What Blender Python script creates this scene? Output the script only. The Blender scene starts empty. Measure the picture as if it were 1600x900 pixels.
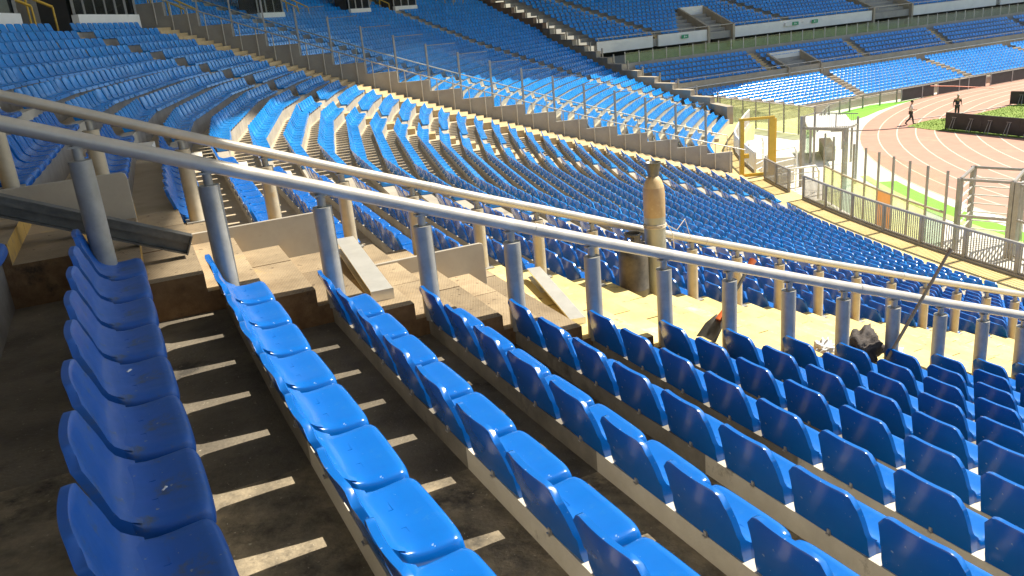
import bpy, bmesh, math, random
import numpy as np
from mathutils import Vector, Matrix
R = math.radians
random.seed(7); rng = np.random.default_rng(7)
S = bpy.context.scene
COL = S.collection

# ------------------------------------------------------------------ camera
ZO = 10.7                                   # eye height above the running track
cd = bpy.data.cameras.new('camera'); cam = bpy.data.objects.new('camera', cd); COL.objects.link(cam)
cd.sensor_fit = 'HORIZONTAL'; cd.sensor_width = 36.0; cd.lens = 36.0 * 1286.96 / 1600.0
cd.clip_start = 0.05; cd.clip_end = 6000
cr, cu, cf = Vector((0.99568607, -0.02945203, -0.08798764)), Vector((0.09278603, 0.3160495, 0.94419461)), Vector((0, 0.94828545, -0.31741882))
m = Matrix.Identity(4)
for i in range(3):
    m[i][0] = cr[i]; m[i][1] = cu[i]; m[i][2] = -cf[i]
m[2][3] = ZO
cam.matrix_world = m
S.camera = cam
# ------------------------------------------------------------------ light
SUN_AZ, SUN_EL = 21.0, 50.0
SV = Vector((math.cos(R(SUN_EL)) * math.cos(R(SUN_AZ)), math.cos(R(SUN_EL)) * math.sin(R(SUN_AZ)), math.sin(R(SUN_EL))))
w = bpy.data.worlds.new('World'); S.world = w; w.use_nodes = True
nt = w.node_tree; bg = nt.nodes['Background']
sky = nt.nodes.new('ShaderNodeTexSky'); sky.sky_type = 'NISHITA'; sky.sun_disc = False
sky.sun_elevation = R(SUN_EL); sky.sun_rotation = R(90 - SUN_AZ)
nt.links.new(sky.outputs[0], bg.inputs[0]); bg.inputs[1].default_value = 0.095
sl = bpy.data.lights.new('sun', 'SUN'); sl.energy = 5.0; sl.angle = R(0.5); sl.color = (1.0, 0.92, 0.78)
so = bpy.data.objects.new('sun', sl); COL.objects.link(so)
so.rotation_euler = SV.to_track_quat('Z', 'Y').to_euler()
vs = S.view_settings
vs.view_transform = 'Standard'; vs.look = 'None'; vs.gamma = 1.0; vs.use_curve_mapping = False
vs.exposure = 0.96
S.render.engine = 'CYCLES'
S.cycles.max_bounces = 6; S.cycles.transparent_max_bounces = 14

# ------------------------------------------------------------------ materials
def mat(name, c, c2=None, scale=3.0, rough=0.7, metal=0.0, bump=0.0, bscale=40.0, spec=0.5, c3=None, s3=0.8, t3=0.55, rvar=0.0, contrast=(0.35, 0.65), wave=None, var=0.0, specks=None):
    m = bpy.data.materials.new(name); m.use_nodes = True
    N, L = m.node_tree.nodes, m.node_tree.links
    b = N['Principled BSDF']
    b.inputs['Roughness'].default_value = rough; b.inputs['Metallic'].default_value = metal
    b.inputs['Specular IOR Level'].default_value = spec
    b.inputs['Base Color'].default_value = (*c, 1)
    tc = N.new('ShaderNodeTexCoord'); co = tc.outputs['Object']
    col = None
    if c2:
        n1 = N.new('ShaderNodeTexNoise'); n1.inputs['Scale'].default_value = scale; n1.inputs['Detail'].default_value = 8; n1.inputs['Roughness'].default_value = 0.65
        L.new(co, n1.inputs['Vector'])
        r1 = N.new('ShaderNodeValToRGB'); r1.color_ramp.elements[0].position = contrast[0]; r1.color_ramp.elements[1].position = contrast[1]
        r1.color_ramp.elements[0].color = (*c, 1); r1.color_ramp.elements[1].color = (*c2, 1)
        L.new(n1.outputs[0], r1.inputs[0]); col = r1.outputs[0]
        if rvar:
            mr = N.new('ShaderNodeMapRange'); mr.inputs[3].default_value = max(0.02, rough - rvar); mr.inputs[4].default_value = min(1, rough + rvar)
            mr.inputs[1].default_value = 0.3; mr.inputs[2].default_value = 0.7
            L.new(n1.outputs[0], mr.inputs[0]); L.new(mr.outputs[0], b.inputs['Roughness'])
    if c3:
        n3 = N.new('ShaderNodeTexNoise'); n3.inputs['Scale'].default_value = s3; n3.inputs['Detail'].default_value = 10; n3.inputs['Roughness'].default_value = 0.72
        L.new(co, n3.inputs['Vector'])
        r3 = N.new('ShaderNodeValToRGB'); r3.color_ramp.elements[0].position = t3; r3.color_ramp.elements[1].position = t3 + 0.12
        L.new(n3.outputs[0], r3.inputs[0])
        mx = N.new('ShaderNodeMix'); mx.data_type = 'RGBA'
        L.new(r3.outputs[0], mx.inputs[0]); L.new(col, mx.inputs[6]); mx.inputs[7].default_value = (*c3, 1); col = mx.outputs[2]
    if wave:
        wv = N.new('ShaderNodeTexWave'); wv.inputs['Scale'].default_value = wave[0]; wv.inputs['Distortion'].default_value = 0.4
        L.new(co, wv.inputs['Vector'])
        mx = N.new('ShaderNodeMix'); mx.data_type = 'RGBA'; mx.blend_type = 'MULTIPLY'; mx.inputs[0].default_value = wave[1]
        L.new(col, mx.inputs[6]); L.new(wv.outputs[0], mx.inputs[7]); col = mx.outputs[2]
    if specks:
        n4 = N.new('ShaderNodeTexNoise'); n4.inputs['Scale'].default_value = specks[0]; n4.inputs['Detail'].default_value = 3
        L.new(co, n4.inputs['Vector'])
        r4 = N.new('ShaderNodeValToRGB'); r4.color_ramp.elements[0].position = specks[1]; r4.color_ramp.elements[1].position = specks[1] + 0.03
        L.new(n4.outputs[0], r4.inputs[0])
        mx = N.new('ShaderNodeMix'); mx.data_type = 'RGBA'; L.new(r4.outputs[0], mx.inputs[0]); L.new(col, mx.inputs[6]); mx.inputs[7].default_value = (*specks[2], 1); col = mx.outputs[2]
    if var:
        ge = N.new('ShaderNodeNewGeometry'); mr = N.new('ShaderNodeMapRange'); mr.inputs[3].default_value = 1 - var; mr.inputs[4].default_value = 1 + var
        L.new(ge.outputs['Random Per Island'], mr.inputs[0])
        mx = N.new('ShaderNodeMix'); mx.data_type = 'RGBA'; mx.blend_type = 'MULTIPLY'; mx.inputs[0].default_value = 1.0
        L.new(col, mx.inputs[6]); L.new(mr.outputs[0], mx.inputs[7]); col = mx.outputs[2]
    if col is not None: L.new(col, b.inputs['Base Color'])
    if bump:
        nb = N.new('ShaderNodeTexNoise'); nb.inputs['Scale'].default_value = bscale; nb.inputs['Detail'].default_value = 6
        L.new(co, nb.inputs['Vector'])
        bp = N.new('ShaderNodeBump'); bp.inputs['Strength'].default_value = bump; bp.inputs['Distance'].default_value = 0.02
        L.new(nb.outputs[0], bp.inputs['Height']); L.new(bp.outputs[0], b.inputs['Normal'])
    return m

def glass(name, tint, refl=0.1, haze=0.0, hazecol=(0.6, 0.65, 0.6)):
    m = bpy.data.materials.new(name); m.use_nodes = True
    N, L = m.node_tree.nodes, m.node_tree.links
    out = N['Material Output']; N.remove(N['Principled BSDF'])
    tr = N.new('ShaderNodeBsdfTransparent'); tr.inputs[0].default_value = (*tint, 1)
    gl = N.new('ShaderNodeBsdfGlossy'); gl.inputs['Roughness'].default_value = 0.06
    mx = N.new('ShaderNodeMixShader'); mx.inputs[0].default_value = refl
    L.new(tr.outputs[0], mx.inputs[1]); L.new(gl.outputs[0], mx.inputs[2]); o = mx.outputs[0]
    if haze:
        df = N.new('ShaderNodeBsdfDiffuse'); df.inputs[0].default_value = (*hazecol, 1)
        tc = N.new('ShaderNodeTexCoord'); nz = N.new('ShaderNodeTexNoise'); nz.inputs['Scale'].default_value = 2.5; nz.inputs['Detail'].default_value = 6
        L.new(tc.outputs['Object'], nz.inputs['Vector'])
        mr = N.new('ShaderNodeMapRange'); mr.inputs[1].default_value = 0.3; mr.inputs[2].default_value = 0.75; mr.inputs[3].default_value = haze * 0.4; mr.inputs[4].default_value = haze * 1.6
        L.new(nz.outputs[0], mr.inputs[0])
        m2 = N.new('ShaderNodeMixShader'); L.new(mr.outputs[0], m2.inputs[0])
        tl = N.new('ShaderNodeBsdfTranslucent'); tl.inputs[0].default_value = (*hazecol, 1)
        md = N.new('ShaderNodeMixShader'); md.inputs[0].default_value = 0.55; L.new(df.outputs[0], md.inputs[1]); L.new(tl.outputs[0], md.inputs[2])
        L.new(o, m2.inputs[1]); L.new(md.outputs[0], m2.inputs[2]); o = m2.outputs[0]
    L.new(o, out.inputs[0])
    return m

M = {}
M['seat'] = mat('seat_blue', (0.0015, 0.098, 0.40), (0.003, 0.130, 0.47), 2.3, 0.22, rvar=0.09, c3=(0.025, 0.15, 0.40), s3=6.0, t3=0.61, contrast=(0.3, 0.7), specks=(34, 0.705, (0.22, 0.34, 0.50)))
M['seat_far'] = mat('seat_blue_glare', (0.006, 0.205, 0.60), (0.012, 0.245, 0.66), 0.6, 0.20, var=0.12)  # lighter blue: sun glare on the far rows put into the colour
M['seat_dusty'] = mat('seat_dusty', (0.002, 0.088, 0.41), (0.012, 0.092, 0.34), 4.0, 0.40, rvar=0.14, c3=(0.055, 0.090, 0.16), s3=9.0, t3=0.55, specks=(40, 0.70, (0.20, 0.24, 0.28)))
M['pale_dot'] = mat('pale_dot_metal', (0.62, 0.60, 0.55), (0.45, 0.42, 0.38), 30, 0.4, 0.6)  # pale tone for the dot of light below each backrest
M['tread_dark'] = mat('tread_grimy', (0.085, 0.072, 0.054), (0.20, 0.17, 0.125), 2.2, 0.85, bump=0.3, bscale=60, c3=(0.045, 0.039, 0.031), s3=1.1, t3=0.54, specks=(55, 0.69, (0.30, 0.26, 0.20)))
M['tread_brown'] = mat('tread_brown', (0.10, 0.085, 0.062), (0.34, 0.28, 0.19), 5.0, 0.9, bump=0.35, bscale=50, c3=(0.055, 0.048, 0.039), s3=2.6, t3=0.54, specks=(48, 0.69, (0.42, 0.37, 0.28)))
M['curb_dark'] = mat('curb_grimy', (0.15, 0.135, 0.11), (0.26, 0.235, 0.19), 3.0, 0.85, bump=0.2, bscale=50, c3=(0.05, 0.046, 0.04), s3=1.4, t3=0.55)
M['curb_pale'] = mat('curb_pale', (0.50, 0.46, 0.38), (0.60, 0.56, 0.47), 4.0, 0.8, bump=0.15, bscale=60, c3=(0.16, 0.14, 0.11), s3=3.5, t3=0.60)  # bounced light on the rear face is put into this pale tone
M['tread_mid'] = mat('tread_beige', (0.42, 0.34, 0.23), (0.55, 0.46, 0.33), 1.5, 0.85, c3=(0.20, 0.16, 0.11), s3=0.9, t3=0.58)
M['curb_mid'] = mat('curb_grey', (0.30, 0.27, 0.22), (0.42, 0.38, 0.31), 2.0, 0.85, c3=(0.20, 0.17, 0.13), s3=0.9, t3=0.6)
M['step_bare'] = mat('step_bare_board', (0.22, 0.165, 0.10), (0.36, 0.28, 0.175), 2.2, 0.85, bump=0.2, bscale=80, c3=(0.48, 0.33, 0.11), s3=1.6, t3=0.62, wave=(14, 0.15), var=0.28, specks=(20, 0.66, (0.12, 0.085, 0.05)))
M['step_yellow'] = mat('step_yellow_paint', (0.60, 0.47, 0.17), (0.70, 0.58, 0.26), 1.6, 0.75, bump=0.15, bscale=70, c3=(0.66, 0.58, 0.42), s3=1.9, t3=0.57, var=0.10, specks=(13, 0.66, (0.34, 0.26, 0.14)))
M['rust'] = mat('rusty_board_edge', (0.16, 0.085, 0.035), (0.25, 0.15, 0.07), 12, 0.9, bump=0.3, bscale=90, c3=(0.07, 0.045, 0.025), s3=5, t3=0.56)
M['edge_yellow'] = mat('edge_yellow_paint', (0.50, 0.29, 0.05), (0.42, 0.25, 0.06), 8, 0.75, c3=(0.24, 0.16, 0.08), s3=11, t3=0.52)
M['galv'] = mat('galvanised_steel', (0.27, 0.27, 0.25), (0.36, 0.355, 0.33), 9.0, 0.48, 0.25, rvar=0.1, c3=(0.30, 0.25, 0.17), s3=2.0, t3=0.63)
M['galv_bounce'] = mat('galvanised_steel_bounce', (0.40, 0.35, 0.26), (0.50, 0.44, 0.33), 7.0, 0.5, 0.2, rvar=0.1, c3=(0.46, 0.31, 0.13), s3=2.4, t3=0.60)  # warm tint is bounced light put into the steel colour
M['rail_paint'] = mat('rail_metal', (0.46, 0.43, 0.37), (0.56, 0.52, 0.45), 5.0, 0.38, 0.35, rvar=0.08, c3=(0.42, 0.30, 0.14), s3=1.7, t3=0.66)
M['alu'] = mat('aluminium', (0.66, 0.65, 0.60), (0.76, 0.75, 0.70), 6.0, 0.35, 0.6)
M['dark_steel'] = mat('dark_steel', (0.10, 0.10, 0.095), (0.17, 0.165, 0.15), 8.0, 0.45, 0.6)
M['plate'] = mat('plate_grey', (0.33, 0.30, 0.25), (0.40, 0.365, 0.30), 2.5, 0.65, c3=(0.20, 0.17, 0.13), s3=3.0, t3=0.62)
M['wall_grey'] = mat('wall_grey', (0.30, 0.28, 0.25), (0.38, 0.355, 0.31), 1.2, 0.85, c3=(0.20, 0.18, 0.15), s3=0.7, t3=0.6)
M['wall_white'] = mat('wall_white', (0.72, 0.71, 0.67), (0.80, 0.79, 0.75), 0.8, 0.8, c3=(0.38, 0.36, 0.31), s3=0.9, t3=0.62)
M['wall_tan'] = mat('wall_tan', (0.36, 0.30, 0.22), (0.44, 0.38, 0.29), 1.0, 0.85, c3=(0.26, 0.21, 0.15), s3=0.8, t3=0.6)
M['stair_tan'] = mat('stair_tan', (0.50, 0.36, 0.18), (0.60, 0.46, 0.26), 1.5, 0.85, c3=(0.34, 0.22, 0.10), s3=2.2, t3=0.58)
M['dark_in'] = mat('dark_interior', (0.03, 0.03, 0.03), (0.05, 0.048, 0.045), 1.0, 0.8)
M['brown_wall'] = mat('wall_brown', (0.20, 0.13, 0.085), (0.27, 0.18, 0.12), 1.5, 0.85)
M['walk_yellow'] = mat('walkway_yellow', (0.60, 0.44, 0.17), (0.68, 0.53, 0.24), 0.9, 0.8, c3=(0.56, 0.40, 0.20), s3=1.1, t3=0.56, specks=(7, 0.66, (0.42, 0.31, 0.17)))
M['ground'] = mat('pale_concrete', (0.60, 0.57, 0.49), (0.72, 0.69, 0.60), 0.5, 0.85, c3=(0.50, 0.46, 0.36), s3=0.3, t3=0.6)
M['earth'] = mat('ground_earth', (0.16, 0.15, 0.11), (0.22, 0.20, 0.15), 0.1, 0.9)
M['track'] = mat('track_red', (0.40, 0.215, 0.155), (0.45, 0.25, 0.18), 1.2, 0.9, c3=(0.56, 0.30, 0.205), s3=0.35, t3=0.58, bump=0.1, bscale=120)
M['lane'] = mat('lane_paint', (0.66, 0.62, 0.48), (0.56, 0.50, 0.38), 2, 0.7)
M['turf'] = mat('artificial_turf', (0.16, 0.43, 0.025), (0.20, 0.49, 0.04), 3.0, 0.9, bump=0.4, bscale=200)
M['lime'] = mat('lime_strip', (0.36, 0.62, 0.13), (0.46, 0.70, 0.20), 1.0, 0.85)
M['grass'] = mat('grass_mix', (0.15, 0.25, 0.03), (0.24, 0.31, 0.06), 2.5, 0.95, bump=0.4, bscale=90, c3=(0.09, 0.14, 0.025), s3=1.6, t3=0.58)
M['board'] = mat('hoarding_black', (0.022, 0.022, 0.024), (0.04, 0.04, 0.042), 1.5, 0.55)
M['board_frame'] = mat('hoarding_frame', (0.30, 0.30, 0.30), (0.40, 0.40, 0.39), 4, 0.5, 0.4)
M['fence_grey'] = mat('fence_grey', (0.25, 0.235, 0.21), (0.33, 0.31, 0.28), 3.0, 0.5, 0.4)
M['fence_lit'] = mat('fence_white_sunlit', (0.62, 0.60, 0.55), (0.72, 0.70, 0.64), 3.0, 0.5, 0.2)  # white rails, and a sunlit copy of the fence grey
M['gate_yellow'] = mat('gate_yellow', (0.60, 0.36, 0.03), (0.68, 0.43, 0.05), 3.0, 0.45, c3=(0.42, 0.27, 0.06), s3=2, t3=0.63)
M['orange'] = mat('orange_plastic', (0.85, 0.16, 0.04), (0.78, 0.20, 0.06), 6, 0.4)
M['orange_pane'] = mat('orange_board', (0.80, 0.33, 0.07), (0.85, 0.42, 0.14), 0.9, 0.5)
M['wood'] = mat('wood_handle', (0.30, 0.20, 0.11), (0.40, 0.28, 0.16), 14, 0.7)
M['cyl_tan'] = mat('cylinder_tan', (0.37, 0.25, 0.13), (0.44, 0.32, 0.18), 5, 0.5, c3=(0.62, 0.52, 0.36), s3=3, t3=0.6)
M['cyl_grey'] = mat('cylinder_grey', (0.30, 0.31, 0.28), (0.38, 0.385, 0.35), 6, 0.45, 0.2, c3=(0.30, 0.22, 0.13), s3=3, t3=0.66)
M['tank'] = mat('tank_dark', (0.06, 0.055, 0.05), (0.14, 0.125, 0.105), 5, 0.42, 0.3, c3=(0.24, 0.17, 0.09), s3=4, t3=0.62)
M['steel_bright'] = mat('bright_steel', (0.55, 0.54, 0.50), (0.62, 0.60, 0.55), 9, 0.35, 0.7)
M['rope'] = mat('rope_beige', (0.58, 0.50, 0.38), (0.66, 0.58, 0.45), 30, 0.9)
M['cloth_dark'] = mat('cloth_dark', (0.040, 0.034, 0.032), (0.075, 0.062, 0.056), 14, 0.85, bump=0.5, bscale=70)
M['plastic_white'] = mat('white_plastic', (0.80, 0.79, 0.77), (0.68, 0.66, 0.63), 10, 0.4, bump=0.4, bscale=30)
M['skin'] = mat('skin', (0.42, 0.24, 0.16), (0.46, 0.27, 0.19), 12, 0.6)
M['hair'] = mat('hair_dark', (0.03, 0.024, 0.02), (0.05, 0.04, 0.03), 30, 0.7)
M['cap_grey'] = mat('cap_pale', (0.50, 0.46, 0.42), (0.56, 0.52, 0.48), 20, 0.8)
M['shirt_white'] = mat('shirt_white', (0.66, 0.62, 0.58), (0.74, 0.70, 0.66), 9, 0.85)
M['trousers_dark'] = mat('trousers_dark', (0.045, 0.04, 0.042), (0.065, 0.06, 0.06), 9, 0.85)
M['jacket_navy'] = mat('jacket_navy', (0.018, 0.022, 0.045), (0.03, 0.035, 0.06), 9, 0.8)
M['green_sign'] = mat('sign_green', (0.02, 0.27, 0.12), (0.03, 0.31, 0.15), 4, 0.5)
M['paper'] = mat('litter_white', (0.80, 0.79, 0.76), (0.70, 0.69, 0.66), 20, 0.8)
M['roof'] = mat('roof_membrane', (0.52, 0.51, 0.48), (0.58, 0.57, 0.54), 0.2, 0.8)
G_CLEAR = glass('glass_clear', (0.92, 0.96, 0.95), 0.05, 0.02, (0.55, 0.62, 0.66))
G_SCREEN = glass('glass_screen', (0.94, 0.97, 0.96), 0.045, 0.012, (0.60, 0.64, 0.66))
G_GREEN = glass('glass_green', (0.72, 0.82, 0.75), 0.08, 0.14, (0.46, 0.54, 0.47))
G_LIME = glass('glass_yellow_green', (0.84, 0.88, 0.66), 0.06, 0.28, (0.56, 0.58, 0.38))
G_DARK = glass('glass_dark', (0.16, 0.22, 0.23), 0.10, 0.12, (0.06, 0.08, 0.09))

# ------------------------------------------------------------------ helpers
class MB:
    """collects quads / boxes / tubes and links them as one mesh object"""
    def __init__(s): s.v = []; s.f = []; s.m = []; s.sm = []
    def add(s, vs, fs, mi=0, smooth=False):
        o = len(s.v); s.v += [tuple(x) for x in vs]
        for f in fs: s.f.append([i + o for i in f]); s.m.append(mi); s.sm.append(smooth)
    def quad(s, a, b, c, d, mi=0): s.add([a, b, c, d], [[0, 1, 2, 3]], mi)
    def hexa(s, p, mi=0):             # 8 points: bottom 0-3, top 4-7
        s.add(p, [[3, 2, 1, 0], [4, 5, 6, 7], [0, 1, 5, 4], [1, 2, 6, 5], [2, 3, 7, 6], [3, 0, 4, 7]], mi)
    def obox(s, c, ax, ay, az, hx, hy, hz, mi=0):   # centre, three axes, half sizes
        c, ax, ay, az = Vector(c), Vector(ax) * hx, Vector(ay) * hy, Vector(az) * hz
        s.hexa([c - ax - ay - az, c + ax - ay - az, c + ax + ay - az, c - ax + ay - az, c - ax - ay + az, c + ax - ay + az, c + ax + ay + az, c - ax + ay + az], mi)
    def bar(s, a, b, wx, wy, up=(0, 0, 1), mi=0):
        a, b = Vector(a), Vector(b); z = (b - a); l = z.length; z.normalize()
        up = Vector(up)
        if abs(z.dot(up)) > 0.98: up = Vector((0.92, 0.39, 0))
        x = up.cross(z).normalized(); y = z.cross(x)
        s.obox((a + b) / 2, x, y, z, wx / 2, wy / 2, l / 2, mi)
    def tube(s, pts, r, n=10, mi=0, caps=True):
        pts = [Vector(p) for p in pts]; rs = r if isinstance(r, (list, tuple)) else [r] * len(pts)
        vs = []; fs = []
        prev = None
        for i, p in enumerate(pts):
            t = (pts[min(i + 1, len(pts) - 1)] - pts[max(i - 1, 0)]).normalized()
            if prev is None:
                x = t.orthogonal().normalized()
            else:
                x = (prev - t * prev.dot(t)).normalized()
            prev = x; y = t.cross(x)
            for k in range(n):
                a = 2 * math.pi * k / n
                vs.append(p + (x * math.cos(a) + y * math.sin(a)) * rs[i])
        for i in range(len(pts) - 1):
            for k in range(n):
                fs.append([i * n + k, i * n + (k + 1) % n, (i + 1) * n + (k + 1) % n, (i + 1) * n + k])
        s.add(vs, fs, mi, True)
        if caps:
            s.add(vs[:n], [list(range(n))[::-1]], mi); s.add(vs[-n:], [list(range(n))], mi)
    def lathe(s, c, prof, n=24, mi=0, mats=None):
        c = Vector(c); vs = []; 
        for (r, z) in prof:
            for k in range(n):
                a = 2 * math.pi * k / n
                vs.append(c + Vector((r * math.cos(a), r * math.sin(a), z)))
        o = len(s.v); s.v += [tuple(v) for v in vs]
        for i in range(len(prof) - 1):
            for k in range(n):
                s.f.append([o + i * n + k, o + i * n + (k + 1) % n, o + (i + 1) * n + (k + 1) % n, o + (i + 1) * n + k])
                s.m.append(mats[i] if mats else mi); s.sm.append(True)
        s.f.append([o + (len(prof) - 1) * n + k for k in range(n)]); s.m.append(mats[-1] if mats else mi); s.sm.append(False)
    def build(s, name, mats, parent=None, org=None, bevel=0.0):
        me = bpy.data.meshes.new(name)
        vs = s.v
        if org is not None: vs = [(x - org[0], y - org[1], z - org[2]) for x, y, z in s.v]
        me.from_pydata(vs, [], s.f)
        for mm in (mats if isinstance(mats, (list, tuple)) else [mats]): me.materials.append(mm)
        me.polygons.foreach_set('material_index', s.m); me.polygons.foreach_set('use_smooth', s.sm)
        me.update()
        ob = bpy.data.objects.new(name, me); COL.objects.link(ob)
        if parent is not None: ob.parent = parent
        elif org is not None: ob.location = org
        if bevel:
            bv = ob.modifiers.new('edge', 'BEVEL'); bv.width = bevel; bv.segments = 2; bv.limit_method = 'ANGLE'
        return ob

def tag(o, label=None, cat=None, group=None, kind=None):
    if label: o['label'] = label
    if cat: o['category'] = cat
    if group: o['group'] = group
    if kind: o['kind'] = kind
    return o
def thing(name, label, cat, loc=(0, 0, 0), group=None, rz=0.0):
    o = bpy.data.objects.new(name, None); COL.objects.link(o); o.location = loc; o.rotation_euler = (0, 0, rz); o.empty_display_size = 0.1
    return tag(o, label, cat, group)
ORD = ['zeroth', 'first', 'second', 'third', 'fourth', 'fifth', 'sixth', 'seventh', 'eighth', 'ninth', 'tenth', 'eleventh', 'twelfth', 'thirteenth', 'fourteenth', 'fifteenth', 'sixteenth', 'seventeenth', 'eighteenth', 'nineteenth', 'twentieth', 'twenty-first', 'twenty-second', 'twenty-third', 'twenty-fourth', 'twenty-fifth', 'twenty-sixth', 'twenty-seventh', 'twenty-eighth', 'twenty-ninth', 'thirtieth']

# ------------------------------------------------------------------ the bowl: plan and profile
CX, CY, R0, D = 72.7, 38.9, 82.5, 0.7063
def zk(k): return ZO - 1.7443 - 0.27302 * k + 0.0012016 * k * k
VERT3 = [(-48, 0.06, 0), (-44, 0.06, 0), (-40, 0.06, 0), (-37, 0.06, 0), (-34.5, 0.06, 0), (-32.5, 0.06, 0), (-31, 0.06, 0), (-29.5, 0.06, 0), (-28, 0.04, 0), (-26.7, 0.03, 0), (-25.4, 0.01, 0), (-24.18, 0, 0), (-22.4, 0.10, 0), (-18.0, 0.22, 0), (-14.8, 0.27, 0), (-9.5, 0.02, 0), (-3.6, -0.38, 0), (0, -0.55, 0),
         (4.5, -0.40, -0.05), (7.6, -0.2, -0.4), (11.6, 0, -1.4), (16, 0.1, -2.2), (21, 0.1, -2.9), (26, -0.1, -3.3), (38, -0.6, -4.5)]
VERT = [(t, d) for t, d, e in VERT3]
def dl(i, k):
    t, d, e = VERT3[i]
    if k == 0 and t < -25: d -= 0.010 if t < -26 else 0.005
    return d + e * min(1.0, max(0.0, (k - 5) / 24.0)) + (0.35 * max(0.0, (k - 19)) / 10.0 if t < 2 else 0.0)
def rad(th, k, rho=0.0):
    """radius of row k (offset rho metres towards the field) at polar angle th: straight chords between the vertices"""
    for i in range(len(VERT) - 1):
        if th <= VERT[i + 1][0] or i == len(VERT) - 2: break
    t1, t2 = VERT[i][0], VERT[i + 1][0]
    r1 = R0 - k * D + dl(i, k) - rho; r2 = R0 - k * D + dl(i + 1, k) - rho
    return r1 * r2 * math.sin(R(t2 - t1)) / (r1 * math.sin(R(th - t1)) + r2 * math.sin(R(t2 - th)))
def pol(th, r, z=0.0): return Vector((CX - r * math.cos(R(th)), CY + r * math.sin(R(th)), z))
def pk(th, k, rho=0.0, z=0.0): return pol(th, rad(th, k, rho), zk(k) + z)
def inward(th):
    for i in range(len(VERT) - 1):
        if th <= VERT[i + 1][0]: break
    a, b = pol(VERT[i][0], 60 + VERT[i][1]), pol(VERT[i + 1][0], 60 + VERT[i + 1][1])
    t = (b - a).normalized(); return Vector((t.y, -t.x, 0)), t      # facing (towards field), along (+theta)
def samples(a, b, extra=()):
    return sorted({a, b, *[t for t, _ in VERT if a < t < b], *[e for e in extra if a < e < b]})
UA = R(23.334513)
UV = Vector((math.cos(UA), math.sin(UA), 0)); TV = Vector((math.sin(UA), -math.cos(UA), 0))
P0 = Vector((-2.56474, 5.10876, ZO - 1.74426))
def ks(k, s, z=0.0):                     # point at row coordinate k, s metres along the row towards the camera, z above tread
    p = P0 + UV * (k * D) + TV * s; return Vector((p.x, p.y, zk(k) + z))
TH_P0, TH_FAR = -24.178, -22.466
CURB = 0.385

def terrace(name, th0, th1, k0, k1, mats, label, split=None, smp=(), clip=None):
    mb = MB(); ths = samples(th0, th1, smp)
    prof = [(-0.085, zk(0) - zk(0))]
    def strip(th_a, th_b, k, ra, za, rb, zb, mi):
        a, b = pk(th_a, k, ra), pk(th_b, k, ra); c, d = pk(th_b, k, rb), pk(th_a, k, rb)
        mb.quad((a.x, a.y, za), (d.x, d.y, zb), (c.x, c.y, zb), (b.x, b.y, za), mi)
    for k in range(k0, k1 + 1):
        zt, zc = zk(k), zk(k) + CURB; zn = zk(k - 1)
        if clip: ths = samples(th0, clip(k), smp)
        for ta, tb in zip(ths[:-1], ths[1:]):
            o = 2 if (split is not None and tb <= split + 1e-6) else 0
            strip(ta, tb, k, -0.052, zn, -0.052, zc, 1 + o)
            strip(ta, tb, k, -0.052, zc, 0.15, zc, 1 + o)
            strip(ta, tb, k, 0.15, zc, 0.15, zt, 1 + o)
            strip(ta, tb, k, 0.15, zt, D - 0.052 if k < k1 else 0.16, zt, 0 + o)
    # end faces (closed sides) of the stepped slab
    for te in ((th0, th1) if clip is None else (th0,)):
        for k in range(k0, k1 + 1):
            a, b, c = pk(te, k, -0.052), pk(te, k, 0.15), pk(te, k, D - 0.052 if k < k1 else 0.16)
            zb = zk(k) - 0.8
            mb.quad((a.x, a.y, zb), (b.x, b.y, zb), (b.x, b.y, zk(k) + CURB), (a.x, a.y, zk(k) + CURB), 1)
            mb.quad((b.x, b.y, zb), (c.x, c.y, zb), (c.x, c.y, zk(k)), (b.x, b.y, zk(k)), 1)
    return tag(mb.build(name, mats), label, 'grandstand terrace')

K0, K1 = -7, 29
def thb(k): return float(np.interp(k, [-15, -8, 2, 12, 19, 24, 27, 29], [35.5, 33.9, 32.6, 28.2, 24.2, 21.9, 20.0, 17.6]))
def m1b(k): return float(np.interp(k, [-7, 4, 10, 29], [8.7, 8.8, 9.7, 11.0]))
def m2b(k): return float(np.interp(k, [-14, -7, 0, 7.5, 10, 17, 23, 27, 29], [24.2, 23.8, 23.3, 22.6, 21.9, 20.6, 19.4, 18.5, 17.3]))
S_SPLIT = -25.93
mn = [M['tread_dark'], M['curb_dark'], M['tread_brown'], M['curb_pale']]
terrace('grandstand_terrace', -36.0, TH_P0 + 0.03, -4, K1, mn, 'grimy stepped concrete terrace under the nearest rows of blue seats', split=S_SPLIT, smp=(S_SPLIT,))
mm_ = [M['tread_mid'], M['curb_mid']]
terrace('grandstand_terrace', TH_FAR - 0.03, -0.02, K0, K1, mm_, 'stepped concrete terrace between the wide stairway and the grey dividing wall')
terrace('grandstand_terrace', 0.16, 36.0, -15, K1, mm_, 'stepped concrete terrace beyond the glass topped dividing wall', clip=lambda k: thb(k) + 0.3)

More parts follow.
